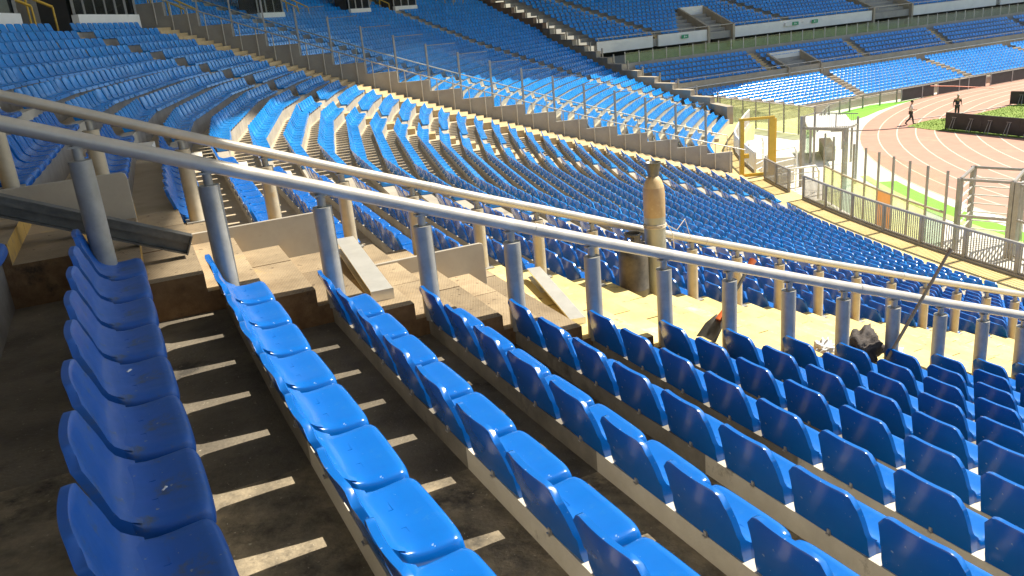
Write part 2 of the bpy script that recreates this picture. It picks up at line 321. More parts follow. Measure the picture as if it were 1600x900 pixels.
# ------------------------------------------------------------------ seats
# the shell profile: y (towards the field), z above the kerb, half width
BACK = [(-0.010, 0.080, 0.214), (-0.038, 0.102, 0.213), (-0.058, 0.136, 0.210), (-0.075, 0.180, 0.206), (-0.090, 0.228, 0.202), (-0.102, 0.272, 0.198), (-0.110, 0.303, 0.195), (-0.115, 0.318, 0.192), (-0.119, 0.323, 0.187)]
PAN = [(-0.010, 0.080, 0.212), (0.018, 0.066, 0.217), (0.05, 0.058, 0.223), (0.09, 0.056, 0.228), (0.135, 0.059, 0.230), (0.172, 0.062, 0.230), (0.195, 0.060, 0.229), (0.208, 0.051, 0.226), (0.216, 0.034, 0.222), (0.218, 0.002, 0.221)]
TH = 0.024
def make_back(nu=13):
    us = [math.copysign(abs(u) ** 0.8, u) for u in np.linspace(-1, 1, nu)]
    n = len(BACK); z0 = BACK[0][1]; vs = []; fs = []
    def drop(u):
        a = max(0.0, (abs(u) - 0.62) / 0.38); return 0.058 * (1 - math.sqrt(max(0.0, 1 - a * a * 0.985)))
    def pt(j, u, off):
        y, z, hw = BACK[j]; t = (z - z0) / (BACK[-1][1] - z0)
        return [u * hw, y + 0.020 * u * u * min(1, t * 2.0) - off, z - drop(u) * t ** 1.5]
    for j in range(n):
        for u in us: vs.append(pt(j, u, 0.0))
    for j in range(n - 1):
        for i in range(nu - 1): fs.append([j * nu + i, (j + 1) * nu + i, (j + 1) * nu + i + 1, j * nu + i + 1][::-1])
    o = len(vs); vs += [[u * 0.211, 0.018, 0.0640] for u in us]
    for i in range(nu - 1): fs.append([o + i, i, i + 1, o + i + 1][::-1])
    b = len(vs)
    rear = [pt(j, u, TH + (0.004 if 1 < j < n - 1 else 0)) for j in range(n - 1, 1, -1) for u in us]
    rear += [[u * 0.2125, -0.078 + 0.014 * u * u, 0.105] for u in us] + [[u * 0.2145, -0.070 + 0.010 * u * u, 0.078] for u in us]
    m_ = n
    for (y, z, hw) in ((-0.063, 0.050, 0.2155), (-0.050, 0.0, 0.217)):
        rear += [[u * hw, y + 0.006 * u * u, z] for u in us]; m_ += 1
    vs += rear
    for j in range(m_ - 1):
        for i in range(nu - 1): fs.append([b + j * nu + i, b + j * nu + i + 1, b + (j + 1) * nu + i + 1, b + (j + 1) * nu + i])
    # rim: top and both sides
    for i in range(nu - 1): fs.append([(n - 1) * nu + i, (n - 1) * nu + i + 1, b + i + 1, b + i])
    for c, fl in ((0, 1), (nu - 1, 0)):
        for j in range(n - 1):
            q = [j * nu + c, (j + 1) * nu + c, b + (n - 2 - j) * nu + c, b + (n - 1 - j) * nu + c]
            fs.append(q if fl else q[::-1])
    # side cheeks from the fold down to the kerb
    for c, x, fl in ((0, -0.217, 1), (nu - 1, 0.217, 0)):
        o = len(vs); vs += [[x, -0.004, 0.0]]
        q = [c, b + (n - 1) * nu + c, b + n * nu + c, b + (n + 1) * nu + c, o]
        fs.append(q if fl else q[::-1])
    return vs, fs
def make_pan(nu=11):
    us = [-1, -0.965, -0.91, -0.83, -0.70, -0.35, 0, 0.35, 0.70, 0.83, 0.91, 0.965, 1]; nu = len(us); n = len(PAN); vs = []; fs = []
    for j, (y, z, hw) in enumerate(PAN):
        for u in us:
            a = abs(u); dish = 0.006 * (1 - min(1, a / 0.8) ** 2) * (1 if 1 < j < 6 else 0.2)
            e = max(0.0, (a - 0.72) / 0.28); lip = 0.020 * (1 - math.sqrt(max(0.0, 1 - 0.97 * e * e))) * (0.35 if j == 0 else 1.0) if j < n - 1 else 0
            vs.append([u * hw, y - (0.010 * a ** 4 if j > 5 else 0), z - dish - lip])
    for j in range(n - 1):
        for i in range(nu - 1): fs.append([j * nu + i, j * nu + i + 1, (j + 1) * nu + i + 1, (j + 1) * nu + i][::-1])
    o = len(vs); vs += [[u * 0.209, -0.0405 + 0.004 * u * u, 0.0985] for u in us]
    for i in range(nu - 1): fs.append([o + i, o + i + 1, i + 1, i][::-1])
    for c, sg in ((0, -1), (nu - 1, 1)):
        o = len(vs)
        for j in range(n):
            x, y, z = vs[j * nu + c]; vs.append([x + 0.002 * sg, y, max(0.0, min(z, 0.062) - 0.050) if 0 < j else 0.0])
        for j in range(n - 1):
            q = [j * nu + c, (j + 1) * nu + c, o + j + 1, o + j]; fs.append(q if sg > 0 else q[::-1])
    return vs, fs
BV, BF = make_back(); PV, PF = make_pan()
def mesh_from(name, vs, fs, ms, smooth=True):
    me = bpy.data.meshes.new(name); me.from_pydata(vs, [], fs)
    for m_ in ms: me.materials.append(m_)
    me.polygons.foreach_set('use_smooth', [smooth] * len(fs)); me.update()
    try: me.set_sharp_from_angle(angle=R(50))
    except Exception: pass
    return me
PVN, PFN = [list(v) for v in PV], [list(f) for f in PF]
def frame_marks():
    q = MB()
    for cx, cy, w_, h_ in ((-0.095, 0.045, 0.042, 0.022), (0.105, 0.050, 0.036, 0.018)):
        for dx, dy, a_, c_ in ((0, h_, w_, 0.0016), (0, -h_, w_, 0.0016), (w_, 0, 0.0016, h_ - 0.002), (-w_, 0, 0.0016, h_ - 0.002)):
            q.obox((cx + dx, cy + dy, 0.0522), (1, 0, 0), (0, 1, 0), (0, 0, 1), a_, c_, 0.0013)
    o = len(PVN); PVN.extend([list(v) for v in q.v]); PFN.extend([[i + o for i in f] for f in q.f])
frame_marks()
pale_dot = MB(); pale_dot.lathe((0, 0, 0), [(0.0, 0.0), (0.016, 0.0), (0.016, 0.006), (0.009, 0.012)], 8)
bm_me = bmesh.new(); bm_me.free()
me_back, me_pan = mesh_from('backrest', BV, BF, [M['seat']]), mesh_from('seat_pan', PVN, PFN, [M['seat']])
me_back_d, me_pan_d = mesh_from('backrest', BV, BF, [M['seat_dusty']]), mesh_from('seat_pan', PVN, PFN, [M['seat_dusty']])
# small pale bracket standing for the dot of sunlight under the rear panel
bk = MB(); bk.obox((0, -0.058, 0.014), (1, 0, 0), (0, 1, 0), (0, 0, 1), 0.008, 0.005, 0.016); bk.obox((0, -0.066, 0.004), (1, 0, 0), (0, 1, 0), (0, 0, 1), 0.011, 0.004, 0.004)
bo = bk.build('bracket_light_dot', M['pale_dot']); me_brk = bo.data; bpy.data.objects.remove(bo)
ALLV = BV + PV; ALLF = BF + [[i + len(BV) for i in f] for f in PF]
me_one = mesh_from('stadium_seat', ALLV, ALLF, [M['seat']])
# light version for the distance
def lo_seat():
    rows = [(-0.118, 0.316, 0.160), (-0.102, 0.272, 0.206), (-0.058, 0.136, 0.210), (-0.010, 0.080, 0.212), (0.05, 0.058, 0.223), (0.195, 0.060, 0.229), (0.218, 0.002, 0.221)]
    vs = []; fs = []
    for y, z, hw in rows:
        bow = 0.02 if z > 0.12 else 0.0
        vs += [[-hw, y + bow, z], [0, y, z + (0.006 if z > 0.28 else 0)], [hw, y + bow, z]]
    for j in range(6):
        for i in range(2): fs.append([j * 3 + i, j * 3 + i + 1, (j + 1) * 3 + i + 1, (j + 1) * 3 + i])
    b = len(vs); vs += [[-0.160, -0.120, 0.315], [0, -0.140, 0.321], [0.160, -0.120, 0.315], [-0.204, -0.106, 0.27], [0, -0.128, 0.27], [0.204, -0.106, 0.27], [-0.206, -0.032, 0.0], [0, -0.046, 0.0], [0.206, -0.032, 0.0]]
    for j in range(2):
        for i in range(2): fs.append([b + j * 3 + i, b + j * 3 + i + 1, b + (j + 1) * 3 + i + 1, b + (j + 1) * 3 + i])
    for i in range(2): fs.append([i, b + i, b + i + 1, i + 1])
    for c in (0, 2):
        fs.append([c, b + c, b + 3 + c, 3 + c]); fs.append([3 + c, b + 3 + c, b + 6 + c, 9 + c, 6 + c])
        q = len(vs); x = vs[12 + c][0]; vs += [[x * 0.95, -0.004, 0.0], [x, 0.19, 0.012]]
        fs.append([9 + c, b + 6 + c, q, q + 1, 15 + c, 12 + c])
    return vs, fs
LV, LF = lo_seat()

SEATS = []      # (pos, facing, side, k, n)
PITCH = 0.5
def row_seats(tha, thb, k, side, start=0.06, back=False):
    """seat centres along row k from tha to thb (tha is the end the count starts at)"""
    lo, hi = min(tha, thb), max(tha, thb)
    ths = samples(lo, hi); pts = [pk(t, k) for t in ths]
    if tha > thb: pts = pts[::-1]
    tot = sum((b - a).length for a, b in zip(pts, pts[1:]))
    n = int((tot - start) / PITCH)
    segs = list(zip(pts, pts[1:])); acc = 0; si = 0; out = []
    slack = 0 if side in ('near', 'far') else (tot - n * PITCH) / 2 - start
    for i in range(n):
        dpos = start + slack + (i + 0.5) * PITCH
        while si < len(segs) - 1 and dpos > acc + (segs[si][1] - segs[si][0]).length:
            acc += (segs[si][1] - segs[si][0]).length; si += 1
        a, b = segs[si]; t = (b - a).normalized(); p = a + t * (dpos - acc)
        f = Vector((-t.y, t.x, 0))
        if f.dot(Vector((CX, CY, 0)) - Vector((p.x, p.y, 0))) < 0: f = -f
        SEATS.append((Vector((p.x, p.y, zk(k) + CURB)), f, side, k, i + 1))
gk = {0: -0.085, 1: 0.087, 2: 0.037}
for k in range(K0, K1 + 1):
    if k >= -3: row_seats(TH_P0, -34.0, k, 'near', gk.get(k, 0.07))
    row_seats(TH_FAR, -18.05, k, 'far', 0.10)
    row_seats(-17.42, -6.98, k, 'mid')
    row_seats(-6.30, -1.75, k, 'mid')
for k in range(-14, K1 + 1):
    row_seats(1.10, m1b(k) - 0.35, k, 'mid2')
    row_seats(m1b(k) + 0.35, min(m2b(k) - 0.35, thb(k) - 0.5), k, 'mid2')
    if thb(k) - m2b(k) > 1.3: row_seats(m2b(k) + 0.35, thb(k) - 0.5, k, 'mid2')

# ---- the far straight stand: local axes a (along), q (back, up the stand)
L0 = Vector((36.1, 74.0, 0)); HV = Vector((math.cos(R(25)), math.sin(R(25)), 0)); NV = Vector((-HV.y, HV.x, 0))
def fw(a, q, z): p = L0 + HV * a + NV * q; return Vector((p.x, p.y, z))
A1 = 62.0
LOW = [(1.6 + 0.735 * i, 0.62 + 0.145 * i) for i in range(10)]          # q of seat line, tread height
MID = [(9.75 + 0.75 * i, 2.90 + 0.36 * i) for i in range(5)]
UPP = [(17.0 + 0.72 * i, 6.95 + 0.345 * i) for i in range(16)]
def edge_a(q):                       # the stand is cut off by the end of the curved terrace
    xs = [-2, 3, 12, 24, 32]; ys = [-13.2, -14.2, -19.8, -24.0, -28.0]
    return float(np.interp(q, xs, ys))
def far_row(q, z, ranges):
    for a0, a1 in ranges:
        n = int((a1 - a0) / PITCH)
        for i in range(n): SEATS.append((fw(a0 + (i + 0.5) * (a1 - a0) / n, q, z + 0.36), -NV, 'straight', 0, 0))
for i, (q, z) in enumerate(LOW):
    c = -3.4 + 0.31 * i; c2 = 11.0 + 0.2 * i; e = edge_a(q) + 0.6 + (9 - i) * 0.25
    far_row(q, z, [(e, c - 0.6), (c + 0.6, c2 - 0.6), (c2 + 0.6, 24 + 0.2 * i), (25.3 + 0.2 * i, 40), (41, A1)])
for i, (q, z) in enumerate(MID):
    v = -4.7; s1, s2, s3 = -6.1 + 0.09 * i, 6.6 + 0.12 * i, 19.0 + 0.2 * i
    e = edge_a(q) + 0.6
    if i < 3: far_row(q, z, [(e, s1 - 0.55), (s1 + 0.55, -4.6), (-0.1, s2 - 0.55), (s2 + 0.55, s3 - 0.55), (s3 + 0.55, 33), (34, 47), (48, A1)])
    else: far_row(q, z, [(e, s1 - 0.55), (s1 + 0.55, s2 - 0.55), (s2 + 0.55, s3 - 0.55), (s3 + 0.55, 33), (34, 47), (48, A1)])
for i, (q, z) in enumerate(UPP):
    s1, s2 = -13.9 - 0.75 * i * 0.72, 2.6 - 0.55 * i
    e = edge_a(q) + 0.6
    if i < 6: far_row(q, z, [(e, s1 - 0.55), (s1 + 0.55, -11.3 + 0.5 * i), (-4.7 + 0.02 * i, s2 - 0.55), (s2 + 0.55, 15.2 - 0.45 * i), (21.4, 34), (35, A1)])
    else: far_row(q, z, [(e, s1 - 0.55), (s1 + 0.55, s2 - 0.55), (s2 + 0.55, 34), (35, A1)])

# which seats show largest: 300 of them become objects, the others one object
ce = Vector((0, 0, ZO)); FPX = 1286.96
def px(p):
    v = p - ce; d = v.dot(cf)
    if d < 0.2: return None
    return 800 + FPX * v.dot(cr) / d, 450 - FPX * v.dot(cu) / d, d
cand = []
for i, (p, f, side, k, n) in enumerate(SEATS):
    q = px(p + Vector((0, 0, 0.15)))
    if q is None or side not in ('near', 'far'): continue
    m_ = 0.26 * FPX / q[2]
    if -m_ < q[0] < 1600 + m_ and -m_ < q[1] < 900 + m_: cand.append((q[2], i))
cand.sort(); solo = {i for _, i in cand[:300]}; parted = {i for _, i in cand[:150]}
cnt_in_row = {}
for i, (p, f, side, k, n) in enumerate(SEATS):
    if i not in solo: continue
    rz = math.atan2(f.y, f.x) - math.pi / 2
    tilt = random.uniform(-0.022, 0.022)
    if side == 'near':
        if k < 0: lab = 'dark blue seat at the left picture edge, %s from the near handrail' % ORD[n]
        elif k == 0: lab = '%s blue seat from the near handrail in the shaded leftmost row' % ('dusty shaded ' + ORD[n])
        else: lab = 'blue seat %s from the near handrail, in the %s row from the left' % (ORD[n], ORD[k + 1])
    else:
        lab = 'blue seat %s beyond the far handrail, in the row %s' % (ORD[n], ('at its %s post' % ORD[k]) if k >= 1 else ('%s above its first post' % ORD[1 - k]))
    dusty = side == 'near' and k <= 0
    if i in parted:
        t = thing('stadium_seat', lab, 'seat', p, 'blue stadium seats', rz + tilt); t.rotation_euler = (random.uniform(-0.014, 0.014), random.uniform(-0.008, 0.008), rz + tilt)
        for nm, me in (('backrest', me_back_d if dusty else me_back), ('seat_pan', me_pan_d if dusty else me_pan), ('bracket_light_dot', me_brk)):
            o = bpy.data.objects.new(nm, me); COL.objects.link(o); o.parent = t
    else:
        o = bpy.data.objects.new('stadium_seat', me_one); COL.objects.link(o); o.location = p; o.rotation_euler = (0, 0, rz + tilt)
        tag(o, lab, 'seat', 'blue stadium seats')
rest = [SEATS[i] for i in range(len(SEATS)) if i not in solo]
def bulk(name, seats, V, F, matl):
    V = np.array(V); nv = len(V); n = len(seats)
    out = np.empty((n, nv, 3))
    for j, (p, f, *_r) in enumerate(seats):
        a = math.atan2(f.y, f.x) - math.pi / 2 + random.uniform(-0.02, 0.02); c, s_ = math.cos(a), math.sin(a)
        out[j, :, 0] = V[:, 0] * c - V[:, 1] * s_ + p.x; out[j, :, 1] = V[:, 0] * s_ + V[:, 1] * c + p.y; out[j, :, 2] = V[:, 2] + p.z
    return out.reshape(-1, 3), nv
def bulk_object(name, groups, matl):
    allv = []; loops = []; starts = []; off = 0; lo = 0; mids = []; gi = 0
    for seats, V, F in groups:
        v, nv = bulk(name, seats, V, F, matl); allv.append(v)
        fl = np.array([i for f in F for i in f]); sizes = np.array([len(f) for f in F])
        n = len(seats); mids.append(np.full(n * len(F), gi, dtype=np.int32)); gi += 1
        L_ = (fl[None, :] + (np.arange(n) * nv)[:, None] + off).reshape(-1); loops.append(L_)
        st = np.concatenate([[0], np.cumsum(sizes)[:-1]]); S_ = (st[None, :] + (np.arange(n) * len(fl))[:, None] + lo).reshape(-1); starts.append(S_)
        off += len(v); lo += len(L_)
    v = np.concatenate(allv); L_ = np.concatenate(loops).astype(np.int32); S_ = np.concatenate(starts).astype(np.int32)
    me = bpy.data.meshes.new(name); me.vertices.add(len(v)); me.vertices.foreach_set('co', v.reshape(-1).astype(np.float32))
    me.loops.add(len(L_)); me.loops.foreach_set('vertex_index', L_)
    me.polygons.add(len(S_)); me.polygons.foreach_set('loop_start', S_)
    for q in matl: me.materials.append(q)
    me.polygons.foreach_set('material_index', np.concatenate(mids)); me.polygons.foreach_set('use_smooth', np.ones(len(S_), dtype=bool))
    me.update(calc_edges=True); me.validate()
    try: me.set_sharp_from_angle(angle=R(45))
    except Exception: pass
    ob = bpy.data.objects.new(name, me); COL.objects.link(ob); return ob
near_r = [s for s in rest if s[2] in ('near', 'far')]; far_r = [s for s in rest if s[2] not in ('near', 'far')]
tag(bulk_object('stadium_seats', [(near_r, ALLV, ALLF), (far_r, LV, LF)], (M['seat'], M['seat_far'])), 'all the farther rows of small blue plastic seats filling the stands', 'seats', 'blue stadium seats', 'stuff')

# ------------------------------------------------------------------ stairways in the curved stand
def stair(name, k0, k1, sa, sb, mats, label, nb=3):
    """wide stairway: two half steps per row between s=sa and s=sb, each step laid from boards with thin joints"""
    mb = MB()
    cuts = [sa + (sb - sa) * t for t in ([0, 0.37, 0.71, 1.0] if nb == 3 else [0, 1.0])]
    def P(p, z_): return (p.x, p.y, z_)
    for k in range(k0, k1 + 1):
        for ra, rb, z in ((-0.145, 0.205, 0.408), (0.205, 0.561, 0.270)):
            for s0, s1 in zip(cuts[:-1], cuts[1:]):
                a, b, c, d = [ks(k, s_) + UV * r for r, s_ in ((ra, s0), (ra, s1 + 0.008), (rb, s1 + 0.008), (rb, s0))]
                dz = random.uniform(-0.004, 0.004); zt = zk(k) + z + dz; zb = zk(k) - 0.5
                o = len(mb.v); mb.v += [P(a, zt), P(d, zt), P(c, zt), P(b, zt), P(a, zb), P(d, zb), P(c, zb), P(b, zb)]
                for f, mi in (([0, 1, 2, 3], 0), ([1, 5, 6, 2], 2), ([4, 5, 1, 0], 1), ([3, 2, 6, 7], 1)):
                    mb.f.append([o + q for q in f]); mb.m.append(mi); mb.sm.append(False)
    return tag(mb.build(name, mats), label, 'stairs')
SW = -2.50
stair('stairway', -9, 4, 0.02, SW, [M['step_bare'], M['rust'], M['edge_yellow']], 'upper flight of the wide stairway with worn brown board steps')
stair('stairway', 5, 29, 0.02, SW, [M['step_yellow'], M['rust'], M['edge_yellow']], 'lower flight of the wide stairway painted pale yellow')
def narrow_stair(th0, th1, k0, k1, label, matl):
    mb = MB()
    for k in range(k0, k1 + 1):
        for ra, rb, z0, z1 in ((0.152, 0.42, 0.0, 0.20), ):
            a, b, c, d = pk(th0, k, ra), pk(th0, k, rb), pk(th1, k, rb), pk(th1, k, ra)
            mb.hexa([(p.x, p.y, zk(k) + z0 - 0.05) for p in (a, b, c, d)] + [(p.x, p.y, zk(k) + z1) for p in (a, b, c, d)])
        if k < k1: e, f = pk(th0, k + 1, 0.16), pk(th1, k + 1, 0.16); mb.hexa([(p.x, p.y, z) for p, z in ((b, zk(k) - 0.3), (e, zk(k + 1) - 0.3), (f, zk(k + 1) - 0.3), (c, zk(k) - 0.3))] + [(p.x, p.y, z) for p, z in ((b, zk(k) - 0.02), (e, zk(k + 1) - 0.02), (f, zk(k + 1) - 0.02), (c, zk(k) - 0.02))])
    return tag(mb.build('stair_flight', matl), label, 'stairs')
narrow_stair(-17.95, -17.50, K0, K1, 'narrow flight of pale steps just beyond the far handrail seats', M['ground'])
narrow_stair(-6.88, -6.38, K0, K1, 'narrow flight of steps between seat blocks before the grey dividing wall', M['stair_tan'])
for fn, lb in ((m1b, 'narrow flight of steps just behind the glass screens of the dividing wall'), (m2b, 'long narrow flight of steps near the far end of the curved stand')):
    mb = MB()
    for k in range(-14, K1 + 1 if fn is m1b else 28):
        c = fn(k); a, b, cc, d = pk(c - 0.28, k, 0.152), pk(c - 0.28, k, 0.42), pk(c + 0.28, k, 0.42), pk(c + 0.28, k, 0.152)
        z1 = zk(k) + 0.20; pts = (a, b, cc, d)
        o = len(mb.v); mb.hexa([(p.x, p.y, zk(k + 1) - 0.05) for p in pts] + [(p.x, p.y, z1) for p in pts])
    tag(mb.build('stair_flight', M['wall_tan']), lb, 'stairs')
# tan stairway at the foot of the dividing wall
mb = MB()
for k in range(K0, K1 + 1):
    for ra, rb, z in ((-0.145, 0.205, 0.43), (0.205, 0.561, 0.293)):
        a, b, c, d = pk(-1.62, k, ra), pk(-1.62, k, rb), pk(-0.12, k, rb), pk(-0.12, k, ra)
        zb, zt = zk(k) - 0.4, zk(k) + z
        mb.hexa([(p.x, p.y, zb) for p in (a, b, c, d)] + [(p.x, p.y, zt) for p in (a, b, c, d)])
tag(mb.build('stairway', M['stair_tan']), 'tan stairway climbing along the foot of the grey dividing wall', 'stairs')

# ------------------------------------------------------------------ the two handrails of the wide stairway
def handrail(name, s_, k0, k1, label, pm, zb, ztop, ext0, ext1):
    root = thing(name, label, 'handrail', ks(k0, s_, 0.4))
    inv = root.location
    for k in range(k0, k1 + 1):
        b, t = ks(k, s_, zb), ks(k, s_, ztop)
        j = random.uniform(-0.006, 0.006)
        mb = MB(); mb.tube([b - Vector(inv), t - Vector(inv) + TV * j], 0.068, 16)
        post = mb.build('post', pm, root)
        mb = MB(); mb.tube([t - Vector(inv) - Vector((0, 0, 0.03)), t - Vector(inv) + Vector((0, 0, 0.13))], 0.030, 10)
        mb.obox(t - Vector(inv) + Vector((0, 0, 0.082)), UV, TV, (0, 0, 1), 0.05, 0.030, 0.006)
        mb.build('spigot', M['galv'], post)
        if s_ > -1: continue
        mb = MB(); mb.obox(ks(k, s_, 0.415) - Vector(inv), UV, TV, (0, 0, 1), 0.10, 0.10, 0.006); mb.build('base_plate', M['galv'], post)
    pts = [ks(k, s_, ztop + 0.135 + random.uniform(-0.004, 0.004)) - Vector(inv) for k in np.linspace(ext0, ext1, int((ext1 - ext0)) + 1)]
    mb = MB(); mb.tube(pts, 0.049, 16)
    for i_ in range(3, len(pts) - 1, 5): q = pts[i_].lerp(pts[i_ + 1], 0.35); dq = (pts[i_ + 1] - pts[i_]).normalized(); mb.tube([q - dq * 0.055, q + dq * 0.055], 0.0525, 16)
    mb.build('rail', M['rail_paint'], root)
    return root
handrail('handrail', 0.0, -2, 29, 'near grey steel handrail on thick posts running beside the closest seats', M['galv'], 0.38, 1.114, -4, 29)
handrail('handrail', -2.466, -2, 29, 'far steel handrail on grey posts tinted by bounced light across the wide stairway', M['galv_bounce'], 0.38, 1.087, -4, 29)

# divider plates in the stairway
def plate(ka, kb, ztop, zbot, s_, label):
    mb = MB(); n = 6; th = 0.035
    a, b = P0 + UV * (ka * D) + TV * s_, P0 + UV * (kb * D) + TV * s_
    out = [(0, ztop), ]
    pts = []
    for t in (0.0, 0.97, 0.992, 1.0): pts.append((t, ztop - (0 if t < 0.98 else (0.012 if t < 0.999 else 0.05))))
    low = [(1.0, zbot), (0.5, zbot), (0.5, zbot + 0.2), (0.0, zbot + 0.2)]
    ring = pts + low
    vs = []
    for sg in (-th / 2, th / 2):
        for t, z in ring: p = a.lerp(b, t) + TV * sg; vs.append((p.x, p.y, z))
    m_ = len(ring)
    fs = [list(range(m_))[::-1], [i + m_ for i in range(m_)]] + [[i, (i + 1) % m_, m_ + (i + 1) % m_, m_ + i] for i in range(m_)]
    mb.add(vs, fs)
    ob = tag(mb.build('divider_plate', M['plate'], bevel=0.004), label, 'metal plate', 'divider plates in the stairway'); return ob
plate(-1.6, 0.30, ZO - 0.955, ZO - 1.75, -1.68, 'shaded upright grey plate on the brown steps, behind the dark steel beam')
plate(0.72, 2.33, ZO - 1.515, ZO - 2.30, -1.5, 'upright grey plate on the steps between the second and third near posts')
plate(2.92, 4.55, ZO - 2.125, ZO - 2.95, -1.6, 'lowest upright grey plate, with a rounded corner, beside the far handrail')
# loose steel sections
def hbeam(a, b, wd, ht, matl, label, flange=0.010):
    mb = MB(); a, b = Vector(a), Vector(b); z = (b - a).normalized(); x = Vector((0, 0, 1)).cross(z).normalized(); y = z.cross(x)
    c = (a + b) / 2; l = (b - a).length / 2
    for sg in (-1, 1):
        mb.obox(c + y * sg * (ht / 2), x, y, z, wd / 2, flange / 2, l)
    mb.obox(c, x, y, z, flange / 2, ht / 2 - flange / 2 - 0.001, l)
    for sg in (-1, 1): mb.obox(c + x * sg * (wd * 0.36) + y * (ht * 0.28), x, y, z, flange / 2, ht * 0.20, l * 0.999)
    mb.obox(c + z * (l + 0.006), x, y, z, wd / 2 + 0.004, ht / 2 + 0.006, 0.005)
    return tag(mb.build('steel_beam', matl), label, 'beam', 'loose metal beams on the steps')
def at3(k, s_, z): p = P0 + UV * (k * D) + TV * s_; return Vector((p.x, p.y, z + ZO))
hbeam(at3(-2.4, -0.55, -0.95 + 0.55), at3(0.74, -0.55, -1.385), 0.11, 0.13, M['dark_steel'], 'long dark steel beam lying over the brown steps at the left')
hbeam(at3(2.68, -1.72, -1.90), at3(2.55, -0.22, -1.985), 0.17, 0.10, M['alu'], 'bright aluminium beam lying on the steps beside the third near post')
hbeam(at3(5.42, -1.78, -2.61), at3(5.0, -0.32, -2.66), 0.14, 0.09, M['alu'], 'bright aluminium beam lying on the yellow steps below the other one')

# gas bottles
def P3(k, s_, z): p = ks(k, s_, z); return p
c = P3(8.0, -2.22, 0.41)
g = thing('gas_cylinder', 'tall gas cylinder with tan shoulder and grey body tied to the far handrail', 'gas cylinder', c)
b = MB(); b.lathe((0, 0, 0), [(0.10, 0.0), (0.125, 0.02), (0.125, 0.50), (0.125, 1.02), (0.127, 1.025), (0.127, 1.30), (0.120, 1.37), (0.098, 1.44), (0.064, 1.49), (0.045, 1.51), (0.0, 1.512)], 28, mats=[0, 0, 0, 0, 1, 1, 2, 2, 2, 2, 2])
M['cyl_shoulder'] = mat('cylinder_shoulder', (0.60, 0.47, 0.26), (0.50, 0.34, 0.16), 12, 0.5, c3=(0.34, 0.24, 0.12), s3=8, t3=0.6)
b.build('body', [M['cyl_grey'], M['cyl_tan'], M['cyl_shoulder']], g)
b = MB(); b.lathe((0, 0, 0), [(0.060, 1.500), (0.066, 1.53), (0.092, 1.655), (0.095, 1.66), (0.086, 1.66), (0.060, 1.54), (0.0, 1.535)], 22); b.build('valve_guard', M['dark_steel'], g)
b = MB(); b.tube([(0, 0, 1.53), (0, 0, 1.60)], 0.018, 8); b.tube([(0.0, 0, 1.585), (0.05, 0.02, 1.59)], 0.012, 8); b.build('valve', M['steel_bright'], g)
b = MB()
for hz in (0.90, 0.915, 0.93): b.tube([(0.131 * math.cos(a), 0.131 * math.sin(a), hz) for a in np.linspace(0, 2 * math.pi, 25)], 0.006, 6)
b.tube([(0.13, -0.03, 0.93), (0.20, -0.05, 0.80), (0.21, -0.05, 0.62)], 0.005, 6); b.tube([(0.13, -0.02, 0.91), (0.26, 0.0, 0.83), (0.37, 0.06, 0.94), (0.45, 0.1, 0.66)], 0.005, 6)
ro = b.build('tie_rope', M['rope']); ro.location = c; tag(ro, 'beige rope tying the tall gas cylinder to the far handrail', 'rope')
c = P3(7.72, -2.16, 0.41) + Vector((-0.13, 0.02, 0))
g = thing('gas_tank', 'short dark stout gas tank standing in front of the tall cylinder', 'gas tank', c)
b = MB(); b.lathe((0, 0, 0), [(0.14, 0.0), (0.16, 0.0), (0.163, 0.05), (0.166, 0.055), (0.166, 0.065), (0.176, 0.075), (0.176, 0.13), (0.179, 0.135), (0.176, 0.14), (0.176, 0.52), (0.170, 0.56), (0.145, 0.605), (0.10, 0.63), (0.05, 0.642), (0.0, 0.645)], 28); b.build('body', M['tank'], g)
b = MB()
for a0 in (0.5, 2.6, 4.7): b.add([(0.095 * math.cos(a0 + t * 1.2) * r, 0.095 * math.sin(a0 + t * 1.2) * r, z) for r in (1, 0.94) for z in (0.615, 0.78) for t in np.linspace(0, 1, 6)], [[i, i + 1, 6 + i + 1, 6 + i] for i in range(5)] + [[12 + i, 12 + i + 1, 18 + i + 1, 18 + i] for i in range(5)] + [[6 + i, 6 + i + 1, 18 + i + 1, 18 + i] for i in range(5)])
b.lathe((0, 0, 0), [(0.096, 0.775), (0.100, 0.78), (0.100, 0.80), (0.088, 0.80), (0.088, 0.775)], 22); b.build('collar', M['tank'], g)
b = MB(); b.tube([(0, 0, 0.63), (0, 0, 0.74)], 0.022, 8); b.tube([(-0.03, -0.085, 0.69), (-0.01, -0.02, 0.69)], 0.035, 12); b.build('valve', M['steel_bright'], g)

# shovel leaning behind the near rail, long pole, jacket and bags
a, e = at3(6.86, -0.16, -3.06), at3(7.75, -0.30, -2.47)
sh = thing('shovel', 'orange handled shovel leaning against the near handrail', 'shovel', a)
dv = (e - a)
b = MB(); b.tube([dv * 0.34, dv * 0.92], 0.016, 8); b.build('shaft', M['dark_steel'], sh)
b = MB(); b.tube([dv * 0.90, dv * 1.0], [0.028, 0.036], 8); b.build('grip', M['orange'], sh)
b = MB(); b.tube([dv * 0.20, dv * 0.40], [0.040, 0.018], 8); b.build('socket', M['orange'], sh)
b = MB(); x = dv.cross(Vector((0, 0, 1))).normalized(); y = dv.normalized()
nrm = x.cross(y)
vs = []
for t, wd in ((0.22, 0.04), (0.10, 0.10), (-0.05, 0.115), (-0.16, 0.09), (-0.22, 0.02)):
    for u in (-1, -0.5, 0, 0.5, 1): vs.append(y * t + x * (u * wd) + nrm * (0.03 * u * u))
b.add(vs, [[j * 5 + i, j * 5 + i + 1, j * 5 + i + 6, j * 5 + i + 5] for j in range(4) for i in range(4)], 0, True)
